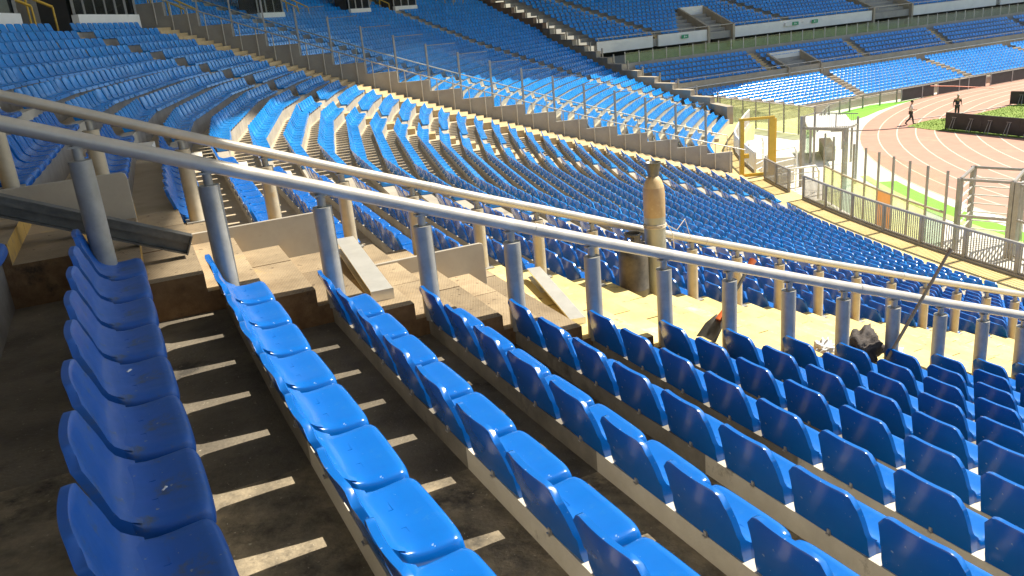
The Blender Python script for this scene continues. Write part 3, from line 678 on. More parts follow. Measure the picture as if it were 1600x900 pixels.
bl = b.build('blade', M['dark_steel'], sh); sm = bl.modifiers.new('t', 'SOLIDIFY'); sm.thickness = 0.006
a, e = at3(9.70, 0.10, -3.80), at3(10.87, 0.12, -2.72)
b = MB(); b.tube([a, a.lerp(e, 0.5), e], [0.017, 0.0165, 0.016], 10); b.tube([e - (e - a) * 0.02, e + (e - a) * 0.01], 0.022, 8)
tag(b.build('wooden_pole', M['wood']), 'long thin wooden pole leaning against both handrails at the right', 'pole')
def blob(name, c, rx, ry, rz_, matl, seed, amp, label, cat, group=None, folds=7):
    b = bmesh.new(); bmesh.ops.create_icosphere(b, subdivisions=4, radius=1.0)
    r = random.Random(seed); dirs = [(Vector((r.uniform(-1, 1), r.uniform(-1, 1), r.uniform(-1, 1))).normalized(), r.uniform(3, 9), r.uniform(0, 6.28), r.uniform(0.3, 1)) for _ in range(folds)]
    for v in b.verts:
        d = v.co.normalized(); k_ = 1.0
        for dd, fr, ph, am in dirs: k_ += amp * am * (1 - abs(math.sin(fr * d.dot(dd) + ph)) * 2) * 0.5
        v.co = Vector((d.x * rx * k_, d.y * ry * k_, max(d.z, -0.55) * rz_ * k_))
    me = bpy.data.meshes.new(name); b.to_mesh(me); b.free(); me.materials.append(matl)
    me.polygons.foreach_set('use_smooth', [True] * len(me.polygons))
    o = bpy.data.objects.new(name, me); COL.objects.link(o); o.location = c; o.rotation_euler = (0, 0, UA + 0.3); return tag(o, label, cat, group)
blob('jacket', P3(9.72, -0.22, 0.54), 0.33, 0.20, 0.25, M['cloth_dark'], 3, 0.16, 'crumpled dark grey jacket piled behind the seats between two near posts', 'jacket', folds=11)
blob('plastic_bag', P3(9.02, -0.26, 0.47), 0.16, 0.12, 0.12, M['plastic_white'], 5, 0.30, 'crumpled white plastic bag left of the dark jacket', 'plastic bag', 'white bags by the jacket', 9)
blob('plastic_bag', P3(10.36, -0.16, 0.47), 0.18, 0.12, 0.14, M['plastic_white'], 8, 0.34, 'crumpled white plastic bag right of the dark jacket', 'plastic bag', 'white bags by the jacket', 9)
# bits of litter and droppings on the nearest seats
def litter(p, sz, label):
    b = MB(); n = 5; r = random.Random(int(sz * 1e5))
    vs = [(sz * (i - 2) * 0.5 + r.uniform(-.2, .2) * sz, sz * r.uniform(0.15, 0.5), 0.002 + abs(r.uniform(0, 0.4)) * sz) for i in range(n)] + [(sz * (i - 2) * 0.5 + r.uniform(-.2, .2) * sz, -sz * r.uniform(0.15, 0.5), 0.002) for i in range(n)]
    b.add(vs, [[i, i + 1, n + i + 1, n + i] for i in range(n - 1)])
    o = b.build('paper_scrap', M['paper']); o.location = p; o.rotation_euler = (0, 0, r.uniform(0, 6)); sm = o.modifiers.new('t', 'SOLIDIFY'); sm.thickness = 0.003
    tag(o, label, 'litter', 'scraps of litter')
def seat_at(k, n):
    for p, f, side, kk, nn in SEATS:
        if side == 'near' and kk == k and nn == n: return p, f
for (k, n, dx, dy, sz, lb) in ((1, 8, 0.02, 0.10, 0.035, 'small white paper scrap on a seat in the second row, near the bottom'), (1, 8, -0.06, 0.06, 0.022, 'tiny white scrap beside the paper scrap on the second row seat'),
                               (0, 7, 0.03, 0.09, 0.012, 'tiny pale crumb on a shaded seat in the leftmost row'), (0, 5, -0.1, 0.05, 0.013, 'tiny pale crumb on a shaded seat above the other crumb'), (4, 8, -0.05, 0.09, 0.02, 'small pale scrap on a seat in the fifth row')):
    q = seat_at(k, n)
    if q:
        p, f = q; t = Vector((f.y, -f.x, 0)); litter(p + f * dy + t * dx + Vector((0, 0, 0.055)), sz, lb)

# ------------------------------------------------------------------ dividing wall with rail and glass screens
dw = thing('dividing_wall', 'grey stepped dividing wall running down between two blocks of seats', 'wall', pk(0.0, 10))
inv = Vector(dw.location)
b = MB(); wy = CY                       # the wall runs along +X at y = CY
def wx(k): return CX - (R0 - k * D - 0.55)
ks2 = list(range(-9, 29, 2))
for k in ks2:
    x0, x1 = wx(k), min(wx(k + 2), wx(28.7)); zt = zk(k + 1) + 1.22
    if x1 - x0 < 0.1: continue
    b.hexa([(x0 + .0, wy - 0.09, zk(k + 2) - 0.5), (x1, wy - 0.09, zk(k + 2) - 0.5), (x1, wy + 0.09, zk(k + 2) - 0.5), (x0, wy + 0.09, zk(k + 2) - 0.5), (x0, wy - 0.09, zt), (x1, wy - 0.09, zt), (x1, wy + 0.09, zt), (x0, wy + 0.09, zt)])
b.v = [(x - inv.x, y - inv.y, z - inv.z) for x, y, z in b.v]; b.build('wall_panel', M['wall_grey'], dw)
# rail on the wall face
wr = thing('wall_handrail', 'thin steel handrail on slim posts along the grey dividing wall', 'handrail', pk(-0.2, 10))
inv = Vector(wr.location)
b = MB(); b.tube([Vector((wx(k) + 0.35, wy - 0.20, zk(k) + 1.48)) - inv for k in range(-9, 30)], 0.026, 8); b.build('rail', M['rail_paint'], wr)
for k in range(-8, 29):
    p = Vector((wx(k) + 0.35, wy - 0.20, zk(k) + 0.30)) - inv
    b = MB(); b.tube([p, p + Vector((0, 0, 1.18))], 0.024, 8); b.build('post', M['rail_paint'], wr)
gs = thing('glass_screen', 'row of tall clear glass screens on steel posts above the dividing wall', 'glass screen', pk(0.2, 10))
inv = Vector(gs.location)
for k in ks2:
    x0, x1 = wx(k), wx(k + 2); zb = zk(k + 1) + 1.24; zt = zk(k) + 3.05
    b = MB(); b.bar(Vector((x0, wy + 0.14, zk(k + 1) + 0.3)) - inv, Vector((x0, wy + 0.14, zt)) - inv, 0.10, 0.07); b.build('post', M['galv'], gs)
    if k < 27:
        b = MB(); b.obox(Vector(((x0 + x1) / 2, wy + 0.14, (zb + zt) / 2 - 0.03)) - inv, (1, 0, 0), (0, 1, 0), (0, 0, 1), (x1 - x0) / 2 - 0.055, 0.008, (zt - zb) / 2 - 0.06); b.build('pane', G_SCREEN, gs)
        b = MB(); b.bar(Vector((x0 + 0.06, wy + 0.14, zt - 0.08)) - inv, Vector((x1 - 0.06, wy + 0.14, zt - 0.08)) - inv, 0.022, 0.03); b.build('edge_highlight', M['galv'], gs)  # bar added to draw the faint highlight along the glass edge
b = MB(); b.tube([Vector((wx(k) + 0.35, wy + 0.30, zk(k) + 1.95)) - inv for k in range(-9, 29)], 0.026, 8)
for k in range(-8, 29, 6): b.tube([Vector((wx(k) + 0.35, wy + 0.30, zk(k) + 1.2)) - inv, Vector((wx(k) + 0.35, wy + 0.30, zk(k) + 1.95)) - inv], 0.02, 6)
b.build('rail', M['rail_paint'], gs)

# ------------------------------------------------------------------ end wall of the curved stand
g = thing('end_wall', 'stepped tan end wall closing the curved stand beside the straight stand', 'wall', pk(thb(10), 10)); inv = Vector(g.location)
for k in range(-15, 29, 2):
    a, a2 = pk(thb(k) - 0.25, k, 0), pk(thb(k + 2) - 0.25, k + 2, 0)
    dr = (a2 - a); dr.z = 0; dr.normalize(); wd = Vector((-dr.y, dr.x, 0)) * 0.45
    zt = zk(k + 1) + 0.95; zb = zk(k + 2) - 2.5
    q = [Vector((a.x, a.y, 0)), Vector((a2.x, a2.y, 0)), Vector((a2.x, a2.y, 0)) + wd, Vector((a.x, a.y, 0)) + wd]
    b = MB(); b.hexa([Vector((p.x, p.y, zb)) - inv for p in q] + [Vector((p.x, p.y, zt)) - inv for p in q]); b.build('wall_panel', M['brown_wall'] if k < 3 else M['wall_tan'], g)
    b = MB(); b.obox((q[0] + q[1] + q[2] + q[3]) / 4 + Vector((0, 0, zt + 0.025)) - inv, dr, wd.normalized(), (0, 0, 1), (a2 - a).length / 2, 0.25, 0.022); b.build('coping', M['brown_wall'] if k < 11 else M['wall_tan'], g)
    b = MB(); c = q[3] + wd * 0.3 ; b.bar(Vector((c.x, c.y, zt - 0.3)) - inv, Vector((c.x, c.y, zt + 0.75)) - inv, 0.12, 0.10); b.build('post', M['wall_tan'] if k < 9 else M['fence_grey'], g)
# ------------------------------------------------------------------ top of the curved stand: ledges, dark glazing, mullions
def top_block(t0, t1, k, zled, zglass, label, cols=4, depth=1.2, ledge=True):
    g = thing('glazed_box', label, 'glazed box', pk((t0 + t1) / 2, k)); inv = Vector(g.location)
    def q(t, rho, z): p = pk(t, k, rho); return Vector((p.x, p.y, z)) - inv
    z0 = zk(k)
    if ledge:
        b = MB(); b.hexa([q(t0, 0.12, z0 - 0.4), q(t0, -0.12, z0 - 0.4), q(t1, -0.12, z0 - 0.4), q(t1, 0.12, z0 - 0.4), q(t0, 0.12, z0 + zled), q(t0, -0.12, z0 + zled), q(t1, -0.12, z0 + zled), q(t1, 0.12, z0 + zled)]); b.build('ledge', M['wall_white'], g)
    b = MB(); b.hexa([q(t0, -0.05, z0 + zled - 0.02), q(t0, -0.07, z0 + zled - 0.02), q(t1, -0.07, z0 + zled - 0.02), q(t1, -0.05, z0 + zled - 0.02), q(t0, -0.05, z0 + zglass), q(t0, -0.07, z0 + zglass), q(t1, -0.07, z0 + zglass), q(t1, -0.05, z0 + zglass)]); b.build('glazing', G_DARK, g)
    for i in range(cols + 1):
        t = t0 + (t1 - t0) * i / cols
        b = MB(); b.bar(q(t, 0.0, z0 + zled), q(t, 0.0, z0 + zglass), 0.09, 0.09); b.build('mullion', M['galv'], g)
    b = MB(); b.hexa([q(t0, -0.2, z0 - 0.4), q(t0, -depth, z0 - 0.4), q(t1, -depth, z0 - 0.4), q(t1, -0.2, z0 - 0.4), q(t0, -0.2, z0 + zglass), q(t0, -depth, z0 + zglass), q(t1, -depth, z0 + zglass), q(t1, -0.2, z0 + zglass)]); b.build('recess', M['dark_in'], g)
    return g
top_block(-14.5, -7.6, -8, 0.75, 3.2, 'dark glazed box with white ledge at the top left corner', 9)
top_block(-4.7, -0.9, -8, 0.75, 3.2, 'dark glazed box with white ledge above the seats left of the dividing wall', 6)
top_block(9.9, 12.4, -8, 0.75, 3.2, 'small dark glazed box with white ledge, first right of the dividing wall', 3)
top_block(19.2, 21.4, -8, 0.75, 3.2, 'small dark glazed box with white ledge, in the middle of three', 3)
top_block(23.9, 26.3, -8, 0.75, 3.2, 'small dark glazed box with white ledge, nearest the end wall', 3)
# yellow stair rails climbing behind the top rows
for i, (t, rise) in enumerate(((-6.2, 1), (3.6, 1), (14.6, 1), (24.0, 1), (30.6, 1))):
    g = thing('stair_railing', ['yellow railing of a stair at the top left', 'yellow railing of a stair above the dividing wall', 'yellow railing of a stair left of the middle glazed box', 'yellow railing of a stair beside the last glazed box', 'yellow railing of a stair by the end wall top'][i], 'railing', pk(t, -8), 'yellow stair railings'); inv = Vector(g.location)
    for dt in (-0.5, 0.55):
        pts = [pk(t + dt - 0.9 * j * 0.3, -8 - j * 0.9, -0.1, 1.0 + 0.15 * j) - inv for j in range(4)]
        b = MB(); b.tube(pts, 0.05, 6)
        for pnt in pts: b.tube([pnt, pnt - Vector((0, 0, 0.95))], 0.035, 6)
        b.build('handrail', M['gate_yellow'], g)
# back wall of the ring and low terrace behind top row on the near block
b = MB()
ths = samples(-36, 36)
for t0, t1 in zip(ths, ths[1:]):
    for (ka, kb_, za, zb_) in ((-10.0, -10.0, -1.0, 7.0), ):
        a, c = pol(t0, R0 - ka * D + 2.2), pol(t1, R0 - ka * D + 2.2)
        if t0 < 0: b.quad((a.x, a.y, zk(-9) - 2), (c.x, c.y, zk(-9) - 2), (c.x, c.y, zk(-9) + 6), (a.x, a.y, zk(-9) + 6))
        a, c = pol(t0, R0 + 16 * D + 0.8), pol(t1, R0 + 16 * D + 0.8)
        if t0 >= 0: b.quad((a.x, a.y, 5), (c.x, c.y, 5), (c.x, c.y, zk(-9) + 8), (a.x, a.y, zk(-9) + 8))
sb = b.build('rear_wall', M['wall_grey']); sm = sb.modifiers.new('t', 'SOLIDIFY'); sm.thickness = 0.3
tag(sb, 'grey rear wall behind the top rows of the curved stand', 'wall')
# floor behind the top row of the first block
b = MB()
for t0, t1 in zip(samples(-22.4, -0.1), samples(-22.4, -0.1)[1:]):
    a, c, d, e = pk(t0, -7, -0.086), pk(t1, -7, -0.086), pol(t1, R0 + 10 * D + 2.3), pol(t0, R0 + 10 * D + 2.3)
    b.quad(*[(p.x, p.y, zk(-8) + 0.0) for p in (a, c, d, e)])
tag(b.build('floor', M['wall_grey']), kind='structure')

# ------------------------------------------------------------------ walkway at the foot of the stand, fence, gate
ZW = zk(29)
RF = 60.2
b = MB()
def rf(t): return RF if t < 1 else rad(t, 29) - 1.55
ths = [x for x in np.arange(-44, 1.1, 1.5)] + [1.0, 2.5, 4.0, 5.5, 7.0, 7.6, 9.0, 11.6, 13, 14.5, 16, 17.4]
for t0, t1 in zip(ths, ths[1:]):
    a, c, d, e = pol(t0, rad(t0, 29, 0.16)), pol(t1, rad(t1, 29, 0.16)), pol(t1, rf(t1) - 0.25), pol(t0, rf(t0) - 0.25)
    b.quad(*[(p.x, p.y, ZW + 0.004) for p in (a, e, d, c)])
    b.quad((e.x, e.y, ZW + 0.004), (e.x, e.y, 0.0), (d.x, d.y, 0.0), (d.x, d.y, ZW + 0.004))
tag(b.build('walkway', M['walk_yellow']), kind='structure')
def fence_run(t0, t1, label, barmat):
    g = thing('walkway_fence', label, 'fence', pol((t0 + t1) / 2, rf((t0 + t1) / 2), ZW)); inv = Vector(g.location)
    arc = R(t1 - t0) * RF; n = max(1, int(round(arc / 1.9)))
    for i in range(n + 1):
        t = t0 + (t1 - t0) * i / n; p = pol(t, rf(t), ZW) - inv
        b = MB(); b.obox(p + Vector((0, 0, 0.50)), (math.cos(R(t)), -math.sin(R(t)), 0), (math.sin(R(t)), math.cos(R(t)), 0), (0, 0, 1), 0.045, 0.055, 0.50); b.build('post', barmat, g)
        if i == n: break
        tb = t0 + (t1 - t0) * (i + 1) / n; pb = pol(tb, rf(tb), ZW) - inv
        b = MB(); al = (pb - p).normalized(); pr = al.cross(Vector((0, 0, 1)))
        b.bar(p + Vector((0, 0, 1.0)), pb + Vector((0, 0, 1.0)), 0.085, 0.07)
        b.bar(p + Vector((0, 0, 0.13)), pb + Vector((0, 0, 0.13)), 0.05, 0.05)
        L_ = (pb - p).length; m_ = int(L_ / 0.10)
        for j in range(1, m_):
            c = p + al * (L_ * j / m_); b.obox(c + Vector((0, 0, 0.555)), al, pr, (0, 0, 1), 0.014, 0.010, 0.41)
        b.build('bar_panel', barmat, g)
    b = MB()
    for i in range(n):
        ta, tb = t0 + (t1 - t0) * i / n, t0 + (t1 - t0) * (i + 1) / n
        b.bar(pol(ta, rf(ta), ZW + 0.05) - inv, pol(tb, rf(tb), ZW + 0.05) - inv, 0.12, 0.08)
    b.build('kerb', M['wall_tan'], g)
fence_run(-38, -4.6, 'grey barred fence along the outer edge of the yellow walkway', M['fence_grey'])
fence_run(-3.2, -0.3, 'short grey barred fence between the opening and the yellow gate', M['fence_grey'])
fence_run(1.3, 16.8, 'sunlit barred fence along the walkway beyond the yellow gate', M['fence_lit'])  # sunlight on this run is put into its pale colour
# return of the second walkway (ramp stripes come from the fence's own shadow)
g = thing('yellow_gate', 'open yellow steel gate frame standing across the walkway', 'gate', (12.4, 39.55, ZW))
for sx, wdt in ((-0.72, 0.20), (0.72, 0.30)):
    b = MB(); b.obox((sx, 0.0, 1.36), (1, 0, 0), (0, 1, 0), (0, 0, 1), wdt / 2, 0.10, 1.36); b.build('post', M['gate_yellow'], g, bevel=0.01)
b = MB(); b.obox((0, 0, 2.77), (1, 0, 0), (0, 1, 0), (0, 0, 1), 0.86, 0.06, 0.06); b.build('lintel', M['gate_yellow'], g)
b = MB(); b.obox((0, 0, 0.07), (1, 0, 0), (0, 1, 0), (0, 0, 1), 0.60, 0.05, 0.07); b.build('sill', M['gate_yellow'], g)
b = MB(); b.obox((-0.50, -0.03, 1.02), (1, 0, 0), (0, 1, 0), (0, 0, 1), 0.115, 0.08, 0.10); b.build('lock_box', M['gate_yellow'], g)
b = MB(); b.obox((0.93, 0.16, 1.36), (1, 0, 0), (0, 1, 0), (0, 0, 1), 0.07, 0.05, 1.34); b.build('leaf_edge', M['gate_yellow'], g)

# ------------------------------------------------------------------ ground, track, turf
b = MB(); b.quad((-1500, -1500, -0.03), (1500, -1500, -0.03), (1500, 1500, -0.03), (-1500, 1500, -0.03)); tag(b.build('ground', M['earth']), kind='structure')
b = MB()
ths = list(np.arange(-60, 60.1, 3))
tc = Vector((65.93, 40.89, 0)); RT = 43.93
def tp(ang, r, z): return Vector((tc.x + r * math.cos(ang), tc.y + r * math.sin(ang), z))
# pale concrete apron: disc under everything inside the bowl
n = 96; b.add([tp(2 * math.pi * i / n, 75, -0.004) for i in range(n)], [list(range(n))]); tag(b.build('pavement', M['ground']), kind='structure')
# the track: bend (half ring) plus straight along HV
AN = math.atan2(NV.y, NV.x)                  # far tangent point direction
angs = np.linspace(AN, AN + math.pi, 73)
def stripw(name, r0, r1, z, matl, straight=90.0):
    b = MB()
    for a0, a1 in zip(angs, angs[1:]): b.quad(tp(a0, r1, z), tp(a0, r0, z), tp(a1, r0, z), tp(a1, r1, z))
    for a_ in (AN, AN + math.pi):
        p0, p1 = tp(a_, r0, z), tp(a_, r1, z); q0, q1 = p0 + HV * straight, p1 + HV * straight
        b.quad(p0, p1, q1, q0) if a_ == AN else b.quad(p1, p0, q0, q1)
    o = b.build(name, matl)
    for pz in o.data.polygons: pass
    return o
tag(stripw('running_track', RT - 10.4, RT, 0.004, M['track']), kind='structure')
for i in range(9):
    r = RT - 1.22 * i
    tag(stripw('lane_line', r - 0.075, r, 0.008, M['lane']), kind='structure')
tag(stripw('infield', 0.0, RT - 10.4, 0.003, M['grass']), kind='structure')
def turf(name, pts, z, matl):
    b = MB(); b.add([(x, y, z) for x, y in pts], [list(range(len(pts)))]); return tag(b.build(name, matl), kind='structure')
turf('turf_strip', [(27.6, 66.6), (28.6, 66.2), (30.2, 67.6), (32.3, 69.9), (35.2, 72.6), (39.6, 75.75), (40.6, 76.1), (36.4, 74.1), (33.2, 73.6), (29.6, 71.0), (28.0, 69.0)], 0.012, M['turf'])
def ringstrip(name, r0, r1, t0, t1, z, matl, c=(CX, CY)):
    b = MB()
    for a0, a1 in zip(np.linspace(t0, t1, 40)[:-1], np.linspace(t0, t1, 40)[1:]):
        b.quad(pol(a0, r0, z), pol(a0, r1, z), pol(a1, r1, z), pol(a1, r0, z))
    return tag(b.build(name, matl), kind='structure')
ringstrip('turf_strip', 51.35, 52.3, -40, 6, 0.012, M['turf'])
ringstrip('kerb_strip', 52.3, 52.75, -40, 8, 0.016, M['lime'])
# grass mats laid over the track behind the hoardings
gp = [(30.35, 60.95), (30.6, 60.0), (31.0, 58.7), (31.8, 57.0), (32.6, 55.4), (33.8, 52.5), (36.0, 49.5), (44, 53), (48, 66), (43.6, 67.2), (41.4, 66.2), (39.2, 64.9), (37.2, 63.8), (36.0, 63.4), (34.5, 63.1), (33.2, 62.9), (32.2, 62.4), (31.2, 61.7)]
b = MB(); b.add([(x, y, 0.03) for x, y in gp], [list(range(len(gp)))]); tag(b.build('grass', M['grass']), 'patch of rough green grass beside the black hoarding', 'grass', kind='stuff')
b = MB()
r_ = random.Random(4)
def inpoly(x, y):
    c = False
    for i in range(len(gp)):
        x1, y1 = gp[i]; x2, y2 = gp[i - 1]
        if (y1 > y) != (y2 > y) and x < (x2 - x1) * (y - y1) / (y2 - y1) + x1: c = not c
    return c
for _ in range(9000):
    x, y = r_.uniform(30, 42), r_.uniform(52, 67)
    if not inpoly(x, y): continue
    a_ = r_.uniform(0, 6.28); h_ = r_.uniform(0.03, 0.09); dx, dy = math.cos(a_) * 0.03, math.sin(a_) * 0.03
    b.add([(x - dx, y - dy, 0.03), (x + dx, y + dy, 0.03), (x + dy * 0.8, y - dx * 0.8, 0.03 + h_)], [[0, 1, 2]])
tag(b.build('grass', M['grass']), 'tufts of longer grass on the green patch', 'grass', kind='stuff')

# ------------------------------------------------------------------ hoardings
def board(p0, p1, h, label, n_sup=2, group='black hoarding boards', brace=False):
    p0, p1 = Vector(p0), Vector(p1); c = (p0 + p1) / 2
    g = thing('hoarding', label, 'hoarding', c, group)
    al = (p1 - p0).normalized(); pr = al.cross(Vector((0, 0, 1))); L_ = (p1 - p0).length / 2
    b = MB(); b.obox((0, 0, h / 2 + 0.03), al, pr, (0, 0, 1), L_ - 0.02, 0.035, h / 2 - 0.03); b.build('panel', M['board'], g, bevel=0.008)
    b = MB(); b.obox((0, 0, h + 0.015), al, pr, (0, 0, 1), L_, 0.05, 0.015)
    b.obox(al * (-L_) + Vector((0, 0, h / 2)), al, pr, (0, 0, 1), 0.03, 0.045, h / 2 - 0.002); b.obox(al * L_ + Vector((0, 0, h / 2)), al, pr, (0, 0, 1), 0.03, 0.045, h / 2 - 0.002); b.build('frame', M['board_frame'] if not brace else M['board'], g)
    for i in range(n_sup):
        x = al * (L_ * (-1 + (2 * i + 1) / n_sup)); sd = pr if not brace else pr
        b = MB()
        for sg in (-0.13, 0.13):
            b.bar(x + al * (sg * 0.6) + sd * 0.06 + Vector((0, 0, h * 0.72)), x + al * sg + sd * 0.40 + Vector((0, 0, 0.02)), 0.04, 0.03)
        b.bar(x - al * 0.17 + sd * 0.06 + Vector((0, 0, h * 0.76)), x + al * 0.17 + sd * 0.06 + Vector((0, 0, h * 0.76)), 0.05, 0.03)
        b.build('brace', M['board_frame'], g)
    return g
segs = [(0.0, 2.65), (2.68, 4.2), (4.75, 7.6), (7.65, 8.9), (8.95, 11.35), (12.1, 15.2), (15.25, 18.4), (18.9, 22.0), (22.05, 25.2)]
for i, (a0, a1) in enumerate(segs):
    board(fw(a0, -0.05, 0), fw(a1, -0.05, 0), 1.08, '%s black hoarding from the left along the far edge of the track' % ORD[i + 1], 0)
nb0, nb1 = Vector((31.9, 58.5, 0)), Vector((35.0, 50.7, 0))
for i in range(3):
    board(nb0.lerp(nb1, i / 3), nb0.lerp(nb1, (i + 0.985) / 3), 1.18, '%s black hoarding with pale rear braces on the grass patch' % ['leftmost', 'middle', 'rightmost'][i], 2, 'black hoardings on the grass', True)
board((41.5, 66.7, 0), (43.6, 64.3, 0), 1.05, 'black hoarding at the right edge beyond the grass patch', 2, 'black hoardings on the grass', True)
# cables / ropes across the track
b = MB(); b.tube([(25.0, 61.9, 0.03), (28.0, 60.6, 0.03), (30.6, 60.4, 0.04)], 0.035, 6); tag(b.build('cable', M['dark_steel']), 'dark cable lying across the track left of the grass patch', 'cable')
b = MB(); b.tube([(31.6, 63.8, 0.03), (35.0, 64.2, 0.03), (40.6, 65.9, 0.04)], 0.035, 6); tag(b.build('cable', M['dark_steel']), 'dark cable lying across the track behind the two walkers', 'cable')
b = MB(); b.tube([fw(3.4, -0.3, 1.0), fw(5.6, -1.0, 0.75), fw(7.6, -1.9, 0.45), fw(9.0, -2.5, 0.2)], 0.03, 6); tag(b.build('pole', M['orange']), 'thin reddish pole leaning from the black hoardings onto the track', 'pole')

# ------------------------------------------------------------------ far straight stand
fs_ = thing('grandstand', 'far straight grandstand in three tiers beyond the track', 'grandstand', fw(0, 0, 0)); inv = Vector(fs_.location)
def slab(prof, name, matl, ends=True, cut=True):
    """extrude a (q, z) outline along the stand"""
    b = MB()
    for (q0, z0), (q1, z1) in zip(prof, prof[1:]):
        a0, a1 = edge_a(q0) + 0.1, edge_a(q1) + 0.1
        b.quad(fw(a0, q0, z0) - inv, fw(A1, q0, z0) - inv, fw(A1, q1, z1) - inv, fw(a1, q1, z1) - inv)
    return b.build(name, matl, fs_)
pr = [(1.25, 0.0), (1.25, 0.62)]
for i, (q, z) in enumerate(LOW):
    pr += [(q + 0.45, z), (q + 0.45, z + 0.145)] if i < 9 else [(q + 0.9, z)]
slab(pr, 'terrace', M['wall_tan'])
slab([(9.1, 1.9), (9.1, 3.28), (9.25, 3.28), (9.25, 2.9)], 'parapet', M['wall_tan'])
pr = [(9.25, 2.90)]
for i, (q, z) in enumerate(MID): pr += [(q + 0.47, z), (q + 0.47, z + 0.36)]
pr = pr[:-1] + [(13.45, 4.34)]
slab(pr, 'terrace', M['wall_grey'])
slab([(13.45, 4.3), (13.45, 5.24), (13.75, 5.24), (13.75, 4.7), (17.2, 4.7), (17.2, 5.75)], 'parapet', M['wall_grey'])
b = MB(); 
for z0, z1, q0, q1 in ((6.2, 7.26, 16.45, 16.65),):
    for a0, a1 in ((edge_a(16) + 0.1, -14.75), (-14.1, -8.1), (-4.75, 14.9), (21.2, 36), (36.8, A1)):
        b.hexa([fw(a0, q0, z0) - inv, fw(a1, q0, z0) - inv, fw(a1, q1, z0) - inv, fw(a0, q1, z0) - inv, fw(a0, q0, z1) - inv, fw(a1, q0, z1) - inv, fw(a1, q1, z1) - inv, fw(a0, q1, z1) - inv])
b.build('fascia_beam', M['wall_white'], fs_)
pr = [(16.66, 6.25), (16.66, 6.95)]
for i, (q, z) in enumerate(UPP): pr += [(q + 0.45, z), (q + 0.45, z + 0.345)]
slab(pr, 'terrace', M['wall_grey'])
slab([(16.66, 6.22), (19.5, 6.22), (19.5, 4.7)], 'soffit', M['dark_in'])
slab([(29.0, 11.8), (29.0, 16.0)], 'rear_wall', M['wall_grey'])
# thin rails on the parapets and the fascia
for z, q in ((2.78, 9.02), (3.55, 9.18), (7.55, 16.5)):
    b = MB(); b.tube([fw(edge_a(q) + 0.3, q, z) - inv, fw(A1, q, z) - inv], 0.04 if z > 3 else 0.055, 6)
    for a_ in np.arange(edge_a(q) + 0.5, 40, 1.6): b.tube([fw(a_, q, z) - inv, fw(a_, q, z - 0.3) - inv], 0.025, 5)
    b.build('parapet_rail', M['rail_paint'] if z != 2.78 else M['fence_lit'], fs_)
# vomitory openings with sloping side walls
def vom(a0, a1, q0, zf, ztop, q1, name='vomitory'):
    root = MB()
    for a_ in (a0, a1):
        root.hexa([fw(a_ - 0.13, q0, zf) - inv, fw(a_ + 0.13, q0, zf) - inv, fw(a_ + 0.13, q1, zf) - inv, fw(a_ - 0.13, q1, zf) - inv, fw(a_ - 0.13, q0, ztop[0]) - inv, fw(a_ + 0.13, q0, ztop[0]) - inv, fw(a_ + 0.13, q1, ztop[1]) - inv, fw(a_ - 0.13, q1, ztop[1]) - inv], 0)
    root.hexa([fw(a0 + 0.14, q1 - 0.2, zf + 1.9) - inv, fw(a1 - 0.14, q1 - 0.2, zf + 1.9) - inv, fw(a1 - 0.14, q1, zf + 1.9) - inv, fw(a0 + 0.14, q1, zf + 1.9) - inv, fw(a0 + 0.14, q1 - 0.2, ztop[1]) - inv, fw(a1 - 0.14, q1 - 0.2, ztop[1]) - inv, fw(a1 - 0.14, q1, ztop[1]) - inv, fw(a0 + 0.14, q1, ztop[1]) - inv], 1)
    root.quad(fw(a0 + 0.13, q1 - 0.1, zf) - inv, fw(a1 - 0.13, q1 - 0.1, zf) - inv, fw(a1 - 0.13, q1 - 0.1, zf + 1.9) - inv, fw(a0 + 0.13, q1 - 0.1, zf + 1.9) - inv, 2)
    return root.build('vomitory', [M['wall_tan'], M['wall_white'], M['dark_in']], fs_)
vom(-8.0, -4.85, 16.3, 5.3, (7.5, 9.5), 21.2)
vom(15.1, 21.2, 16.3, 5.3, (7.5, 9.5), 21.2)
vom(-4.45, -0.25, 8.95, 1.9, (3.3, 4.6), 12.0)
# stairs through the tiers
def far_stairs(rows, afun, wd, lab):
    b = MB()
    for i, (q, z) in enumerate(rows):
        a_ = afun(i); dz = rows[min(i + 1, len(rows) - 1)][1] - rows[max(0, min(i, len(rows) - 2))][1]
        b.hexa([fw(a_ - wd, q - 0.28, z - 0.2) - inv, fw(a_ + wd, q - 0.28, z - 0.2) - inv, fw(a_ + wd, q + 0.12, z - 0.2) - inv, fw(a_ - wd, q + 0.12, z - 0.2) - inv, fw(a_ - wd, q - 0.28, z + dz * 0.5) - inv, fw(a_ + wd, q - 0.28, z + dz * 0.5) - inv, fw(a_ + wd, q + 0.12, z + dz * 0.5) - inv, fw(a_ - wd, q + 0.12, z + dz * 0.5) - inv])
        b.hexa([fw(a_ - wd, q + 0.12, z - 0.2) - inv, fw(a_ + wd, q + 0.12, z - 0.2) - inv, fw(a_ + wd, q + 0.46, z - 0.2) - inv, fw(a_ - wd, q + 0.46, z - 0.2) - inv, fw(a_ - wd, q + 0.12, z + dz * 0.95) - inv, fw(a_ + wd, q + 0.12, z + dz * 0.95) - inv, fw(a_ + wd, q + 0.46, z + dz * 0.95) - inv, fw(a_ - wd, q + 0.46, z + dz * 0.95) - inv])
    b.build('stairs', lab, fs_)
far_stairs(LOW, lambda i: -3.4 + 0.31 * i, 0.5, M['wall_tan']); far_stairs(LOW, lambda i: 11.0 + 0.2 * i, 0.5, M['wall_tan'])
